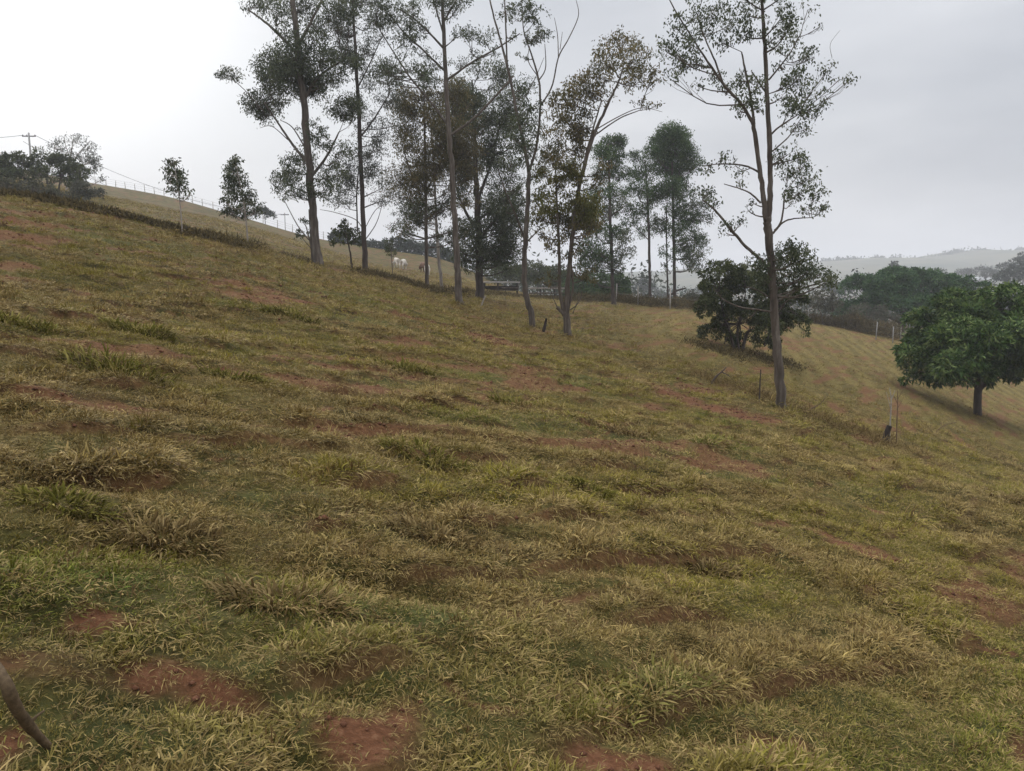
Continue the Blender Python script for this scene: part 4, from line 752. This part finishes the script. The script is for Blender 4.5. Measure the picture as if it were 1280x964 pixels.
# ------------------------------------------------------------------ fences, poles, wires
def fence(label, line, n, hgt, r, mat, far=True, Y=None, wires=2):
    P = [gp(u, v, far) if Y is None else at(u, v, Y) for u, v in line]; C = smooth_line(P, n); C[:, 2] = H(C[:, 0], C[:, 1])
    t = empty('wire_fence', C[0], label, 'fence')
    for p in C:
        b = MB(); hh = hgt*random.uniform(.85, 1.1); b.tube([p-[0, 0, .2], p+[random.uniform(-.05, .05), 0, hh]], [r, r*.85], 6); b.build('post', M[mat], t, C[0])
    for k in range(wires):
        b = MB(); b.tube(C+np.array([0, 0, hgt*(.5+.38*k)]), np.full(n, .006), 4); b.build('wire', M['metal'], t, C[0])
    return t
def crestY(u):
    d = _Ys[_Ys > 60]; r0 = vt(u); e = (H(r0*d, d)-CAMZ)/d; return d[np.argmax(e)]
cr = []
for u in (112, 150, 190, 230, 270, 320, 380, 440):
    Y = crestY(u); x_ = vt(u)*Y; cr.append((x_, Y, float(H(x_, Y))))
C = smooth_line(cr, 25); C[:, 2] = H(C[:, 0], C[:, 1]); t = empty('wire_fence', C[0], 'thin-posted wire fence along the crest of the left hill', 'fence')
for p in C:
    b = MB(); b.tube([p-[0, 0, .2], p+[random.uniform(-.08, .08), 0, random.uniform(.9, 1.25)]], [.05, .045], 6); b.build('post', M['wood'], t, C[0])
for k in range(3):
    b = MB(); b.tube(C+np.array([0, 0, .4+.32*k]), np.full(25, .008), 4); b.build('wire', M['metal'], t, C[0])
fence('pale-posted wire fence along the far edge of the straw field', [(1010,402),(1045,409),(1085,418),(1125,426)], 8, 1.2, .04, 'concrete')
fence('wire fence with pale posts between the field and the distant town', [(770,379),(810,384),(866,388),(900,391)], 5, 1.4, .05, 'wood')
def pole(label, u, v0, v1, Y, w):
    g = at(u, v0, Y); g[2] = min(g[2], float(H(g[0], g[1]))); top = at(u, v1, Y)[2]-g[2]
    t = empty('utility_pole', g, label, 'utility pole'); b = MB(); b.tube([(0,0,-.3),(0,0,top)], [w, w*.7], 8); b.build('pole', M['concrete'], t)
    part('crossarm', 'wood_dark', [((0, 0, top-.5), (2.0, .14, .14))], t)
    for sx in (-.9, -.3, .9): part('insulator', 'dark', [((sx, 0, top-.36), (.1, .1, .14))], t)
    return g+np.array([0, 0, top-.36])
p1 = pole('tall concrete utility pole above the bushes on the left ridge', 40, 215, 166, 118, .17)
p2 = pole('small distant utility pole beyond the hill crest, left of the leftmost big trunk', 357, 295, 266, 190, .14)
def cable(label, a, b, sag):
    q = np.linspace(0, 1, 30)[:, None]; C = a*(1-q)+b*q; C[:, 2] -= sag*4*(q*(1-q))[:, 0]; m = MB(); m.tube(C, np.full(30, .034), 4); o = m.build('power_cable', M['metal'], None, a); o.location = a; return tag(o, label, 'cable')
off = np.array([.9, 0, 0])
cable('upper power cable sagging right from the ridge pole to the distant pole', p1+off, p2+off, 3.0); cable('lower power cable sagging right from the ridge pole to the distant pole', p1-off-[0, 0, .9], p2-off, 5.0)
cable('power cable running left out of frame from the ridge pole', p1-off, at(-160, 150, 112), 1.2)

# ------------------------------------------------------------------ valley: houses, far trees, hills
def house(label, u, v, Y, w, d, h, rz, wall='plaster', roof='tin', rh=1.2):
    g = at(u, v, Y); g[2] = float(H(g[0], g[1])); zt = at(u, v, Y)[2]-g[2]; h = max(h, zt)
    t = empty('house', g, label, 'house', rz=rz)
    part('wall', wall, [((0, 0, h/2-.3), (w, d, h+.6))], t)
    W, D = w/2+.4, d/2+.5; b = MB()
    b.add([(-W,-D,h-.02),(W,-D,h-.02),(W,0,h+rh),(-W,0,h+rh),(-W,D,h-.02),(W,D,h-.02),(-W,-D,h+.1),(W,-D,h+.1),(W,0,h+rh+.12),(-W,0,h+rh+.12),(-W,D,h+.1),(W,D,h+.1)],
          [(6,7,8,9),(9,8,11,10),(0,3,2,1),(3,4,5,2),(0,1,7,6),(5,4,10,11),(1,2,8,7),(2,5,11,8),(4,3,9,10),(3,0,6,9)]); b.build('roof', M[roof], t)
    for sx in (-1, 1):
        b = MB(); b.add([(sx*w/2,-d/2,h),(sx*w/2,d/2,h),(sx*w/2,0,h+rh-.06)], [], [(0,2,1) if sx < 0 else (0,1,2)]); b.build('gable', M[wall], t)
    for sx in (-.3, .3): part('window', 'dark', [((sx*w, -d/2-.01, h-1.2), (1.2, .06, 1.0))], t)
    part('door', 'wood_dark', [((.02*w, -d/2-.01, h-1.6), (.9, .07, 2.0))], t)
house('pale low-roofed house in the valley seen under the narrow eucalyptus', 800, 377, 190, 8, 6, 2.5, R(15))
house('reddish-walled house in the valley right of the pale low-roofed one', 852, 380, 210, 9, 6, 2.6, R(-10), 'pinkwall', 'tile')
house('small white house in the valley seen just left of the low spreading tree', 884, 376, 240, 8, 6, 2.6, R(5))
house('white house on the far slope above the dark domed tree', 1207, 350, 330, 17, 9, 3.0, R(-12))
house('small far white house beside the round far trees', 1183, 349, 350, 9, 7, 2.6, R(10), 'plaster', 'tile')
def fartree(name, label, u, v, Y, ells, n, ls=.7, leaf='far_leaf', gr=None):
    return lumpy(name, label, Y, (u, v), ells, leaf, 'bark_dark', ls, ls*.45, n, [[(u, v+8, 2), (u, v-2, 1.4)]], gr, 'tree', .38)
fartree('conifer_tree', 'hazy pointed tree rising behind the dark domed tree', 1118, 346, 210, [(1118,332,4,5,0),(1118,338,7,6,0),(1118,345,9,7,0)], 900)
fartree('broadleaf_tree', 'hazy flat-topped far tree left of the white far house', 1174, 352, 280, [(1174,343,9,6,0),(1184,348,9,6,0)], 800)
fartree('broadleaf_tree', 'hazy rounded far tree just above the white far house', 1207, 346, 335, [(1204,341,9,5,0),(1212,343,8,5,0)], 800)
fartree('broadleaf_tree', 'hazy far tree right of the white far house', 1232, 350, 300, [(1228,342,12,7,0),(1240,346,12,7,0)], 1000)
fartree('broadleaf_tree', 'dark far tree at the right edge above the bright mango tree', 1266, 360, 170, [(1262,346,14,12,0),(1278,340,16,12,0),(1250,352,10,9,0)], 2200, .6)
fartree('broadleaf_tree', 'tall hazy tree at the right frame edge on the far rise', 1280, 340, 230, [(1272,330,12,8,0),(1290,326,16,10,0),(1255,335,8,6,0)], 1500, .6)
fartree('broadleaf_tree', 'blue-grey domed valley tree behind the pale low-roofed house', 802, 372, 215, [(795,362,10,9,0),(806,356,11,9,0),(812,364,9,9,0),(801,351,6,5,0)], 1800, .6)
fartree('broadleaf_tree', 'low hazy valley tree left of the reddish house', 828, 376, 230, [(825,371,10,6,0),(833,373,8,5,0)], 900, .6)
fartree('broadleaf_tree', 'low hazy valley tree behind the white valley house', 890, 372, 260, [(880,366,12,7,0),(896,368,10,7,0)], 1000, .6)
fartree('broadleaf_tree', 'hazy tree line piece between the lone eucalyptus and the domed tree', 1050, 368, 190, [(1040,362,12,9,0),(1056,366,10,8,0)], 1200, .6)
p_ = at(789, 372, 200); t = empty('chimney_stack', (p_[0], p_[1], float(H(p_[0], p_[1]))), 'thin tall grey post rising in the valley behind the pale roof', 'post')
b = MB(); b.tube([(0,0,-.3),(0,0,at(789,341,200)[2]-float(H(p_[0],p_[1])))], [.28, .2], 8); b.build('pole', M['concrete'], t); part('cap', 'dark', [((0, 0, at(789,340.5,200)[2]-float(H(p_[0],p_[1]))), (.6, .6, .2))], t)

def hill(name, label, Y, ridge, depth, col_a, col_b, seed):
    us = np.linspace(ridge[0][0], ridge[-1][0], 160); vs = np.interp(us, [r[0] for r in ridge], [r[1] for r in ridge]); m = 40
    vs = vs-1.6*(fbm(us*.05, us*0, seed, 3)-.5)*2
    V = []; m = 41
    for a in np.linspace(-1, 1, m):
        for u, v in zip(us, vs):
            top = at(u, v, Y); y_ = Y+a*depth; x_ = top[0]*(1+a*depth/Y*.0)+(fbm(np.array([u*.03]), np.array([a*3]), seed)[0]-.5)*10
            f = math.cos(a*math.pi/2)**1.2; V.append((x_, y_, -16+(top[2]+16)*f*(1-.25*(1-f)*fbm(np.array([u*.06]), np.array([a*2+4]), seed+3)[0])))
    i = np.repeat(np.arange(m-1), 159); j = np.tile(np.arange(159), m-1); Q = np.stack([i*160+j, i*160+j+1, (i+1)*160+j+1, (i+1)*160+j], 1)
    mt = noisemat(name+'_cover', [(.35, col_a), (.65, col_b)], (.012, .012, .012), .95, 5, 0)
    return tag(mesh_np(name, V, Q, [], mt, smooth=True), label, 'hill', kind='structure'), us, vs
h1, us1, vs1 = hill('hill', 'farthest fog-grey ridge on the right horizon', 950, [(640,352),(760,342),(900,335),(1000,330),(1060,324),(1110,323),(1150,324),(1180,320),(1210,313),(1250,314),(1290,313),(1420,318),(1600,330)], 420, (.05,.065,.045), (.14,.13,.08), 5)
h2, us2, vs2 = hill('hill', 'nearer hazy rise at the far right', 600, [(960,372),(1060,362),(1120,356),(1180,348),(1220,338),(1260,332),(1300,330),(1420,326),(1600,330)], 150, (.05,.065,.04), (.15,.13,.08), 9)
def wood_on(label, us, vs, Y, n, u0, u1, ls, hgt, dens):
    u = rng.uniform(u0, u1, n); k = fbm(u*.09, u*0, 301, 3); kp = rng.random(n) < sstep(.42, .62, k)*dens+.08; u = u[kp]; v = np.interp(u, us, vs)
    P = np.array([at(a, b_, Y) for a, b_ in zip(u, v)]); hh = hgt*(.3+fbm(u*.4, u*0, 311, 2)); P[:, 2] += rng.random(len(u))*hh*.8-hgt*.5; P[:, 1] += rng.normal(0, 6, len(u))
    o = leaf_mesh('woodland', P, rng.normal(size=P.shape), ls*rng.uniform(.6, 1.3, len(u)), ls*.6*rng.uniform(.6, 1.3, len(u)), M['far_leaf'], None, P[0]); o.location = P[0]; return tag(o, label, 'woodland', kind='stuff')
wood_on('thin fog-grey line of trees along the farthest ridge', us1, vs1, 950, 9000, 1000, 1330, 3.4, 10, 1.)
wood_on('hazy trees scattered along the nearer far-right rise', us2, vs2, 598, 6000, 1150, 1330, 2.0, 7, 1.)
# woods in the valley floor
def valley_wood(label, n, u0, u1, y0, y1, hgt, ls):
    Y = rng.uniform(y0, y1, n); u = rng.uniform(u0, u1, n); x_ = np.array([vt(a) for a in (u0, u1)]); x_ = (x_[0]+(u-u0)/(u1-u0)*(x_[1]-x_[0]))*Y
    k = fbm(x_*.06, Y*.06, 321, 3); kp = k > .47; x_, Y, k = x_[kp], Y[kp], k[kp]; z = H(x_, Y)+rng.random(len(Y))*hgt*(.3+3*(k-.47)/.3*.6)
    P = np.stack([x_, Y, z], 1); o = leaf_mesh('woodland', P, rng.normal(size=P.shape), ls*rng.uniform(.6, 1.3, len(Y)), ls*.55*rng.uniform(.6, 1.3, len(Y)), M['far_leaf'], None, P[0]); o.location = P[0]; return tag(o, label, 'woodland', kind='stuff')
valley_wood('hazy low woodland filling the valley beyond the fields', 70000, 560, 1500, 120, 420, 5.5, .9)

# ------------------------------------------------------------------ haze, sky, sun
HZ = 0.0008
hb = MB(); hb.box((0, 1500-40, 35), (9000, 3080, 104)); hz = hb.build('haze', None); hz['kind'] = 'stuff'; hz['label'] = 'thin pale fog in the air over the valley'; hz['category'] = 'haze'
m, nt, N, Lk = newmat('haze'); pv = N.new('ShaderNodeVolumePrincipled'); pv.inputs['Color'].default_value = (.93, .95, 1, 1); pv.inputs['Density'].default_value = HZ; pv.inputs['Anisotropy'].default_value = .2
o = N.new('ShaderNodeOutputMaterial'); Lk.new(pv.outputs[0], o.inputs['Volume']); hz.data.materials.append(m)

SUN_AZ, SUN_EL = R(-32), R(38)                        # azimuth from +Y towards +X
w = bpy.data.worlds.new('World'); S.world = w; w.use_nodes = True; nt = w.node_tree; N, Lk = nt.nodes, nt.links; N.clear()
sky = N.new('ShaderNodeTexSky'); sky.sky_type = 'NISHITA'; sky.sun_disc = False; sky.sun_elevation = SUN_EL; sky.sun_rotation = SUN_AZ; sky.dust_density = 4; sky.air_density = 1.5
tc = N.new('ShaderNodeTexCoord')
sd = Vector((math.sin(R(-31))*math.cos(R(17)), math.cos(R(-31))*math.cos(R(17)), math.sin(R(17))))
dt = N.new('ShaderNodeVectorMath'); dt.operation = 'DOT_PRODUCT'; dt.inputs[1].default_value = sd; Lk.new(tc.outputs['Generated'], dt.inputs[0])
mr = N.new('ShaderNodeMapRange'); mr.inputs[1].default_value = .60; mr.inputs[2].default_value = 1.0; Lk.new(dt.outputs['Value'], mr.inputs[0])
pw = N.new('ShaderNodeMath'); pw.operation = 'POWER'; pw.inputs[1].default_value = 3.4; Lk.new(mr.outputs[0], pw.inputs[0])
mp = N.new('ShaderNodeMapping'); mp.inputs['Scale'].default_value = (1.3, 1.3, 4.5); Lk.new(tc.outputs['Generated'], mp.inputs[0])
nz = N.new('ShaderNodeTexNoise'); nz.inputs['Scale'].default_value = 2.0; nz.inputs['Detail'].default_value = 4; nz.inputs['Roughness'].default_value = .45; Lk.new(mp.outputs[0], nz.inputs['Vector'])
cl = ramp(N, [(.34, (2.85,2.98,3.28)), (.66, (4.35,4.43,4.65))]); Lk.new(nz.outputs[0], cl.inputs[0])
gl = mixc(N, Lk, pw.outputs[0], cl.outputs[0], (4.4,4.7,5.1))
mr2 = N.new('ShaderNodeMapRange'); mr2.inputs[1].default_value = .955; mr2.inputs[2].default_value = 1.0; Lk.new(dt.outputs['Value'], mr2.inputs[0])
pw2 = N.new('ShaderNodeMath'); pw2.operation = 'POWER'; pw2.inputs[1].default_value = 2.; Lk.new(mr2.outputs[0], pw2.inputs[0])
gl = mixc(N, Lk, pw2.outputs[0], gl, (7.0,7.2,7.5))
sx = N.new('ShaderNodeSeparateXYZ'); Lk.new(tc.outputs['Generated'], sx.inputs[0]); zm = N.new('ShaderNodeMapRange'); zm.inputs[1].default_value = .36; zm.inputs[2].default_value = .9; zm.inputs[3].default_value = 1; zm.inputs[4].default_value = 3.7; Lk.new(sx.outputs['Z'], zm.inputs[0])
gl = mixc(N, Lk, 1., gl, zm.outputs[0], 'MULTIPLY')
fin = mixc(N, Lk, .92, sky.outputs[0], gl)
bg = N.new('ShaderNodeBackground'); bg.inputs[1].default_value = .145; Lk.new(fin, bg.inputs[0]); wo = N.new('ShaderNodeOutputWorld'); Lk.new(bg.outputs[0], wo.inputs[0])
sl = bpy.data.lights.new('sun', 'SUN'); sl.energy = 1.2; sl.angle = R(40); sl.color = (1, .95, .88); so_ = bpy.data.objects.new('sun', sl); COL.objects.link(so_)
so_.rotation_euler = Vector((-math.sin(SUN_AZ)*math.cos(SUN_EL), -math.cos(SUN_AZ)*math.cos(SUN_EL), -math.sin(SUN_EL))).to_track_quat('-Z', 'Y').to_euler()

S.view_settings.view_transform = 'Standard'; S.view_settings.look = 'None'; S.view_settings.exposure = .2; S.view_settings.gamma = 1
S.render.engine = 'CYCLES'; S.cycles.volume_bounces = 1; S.cycles.max_bounces = 6; S.cycles.diffuse_bounces = 3; S.cycles.transmission_bounces = 3; S.cycles.transparent_max_bounces = 8
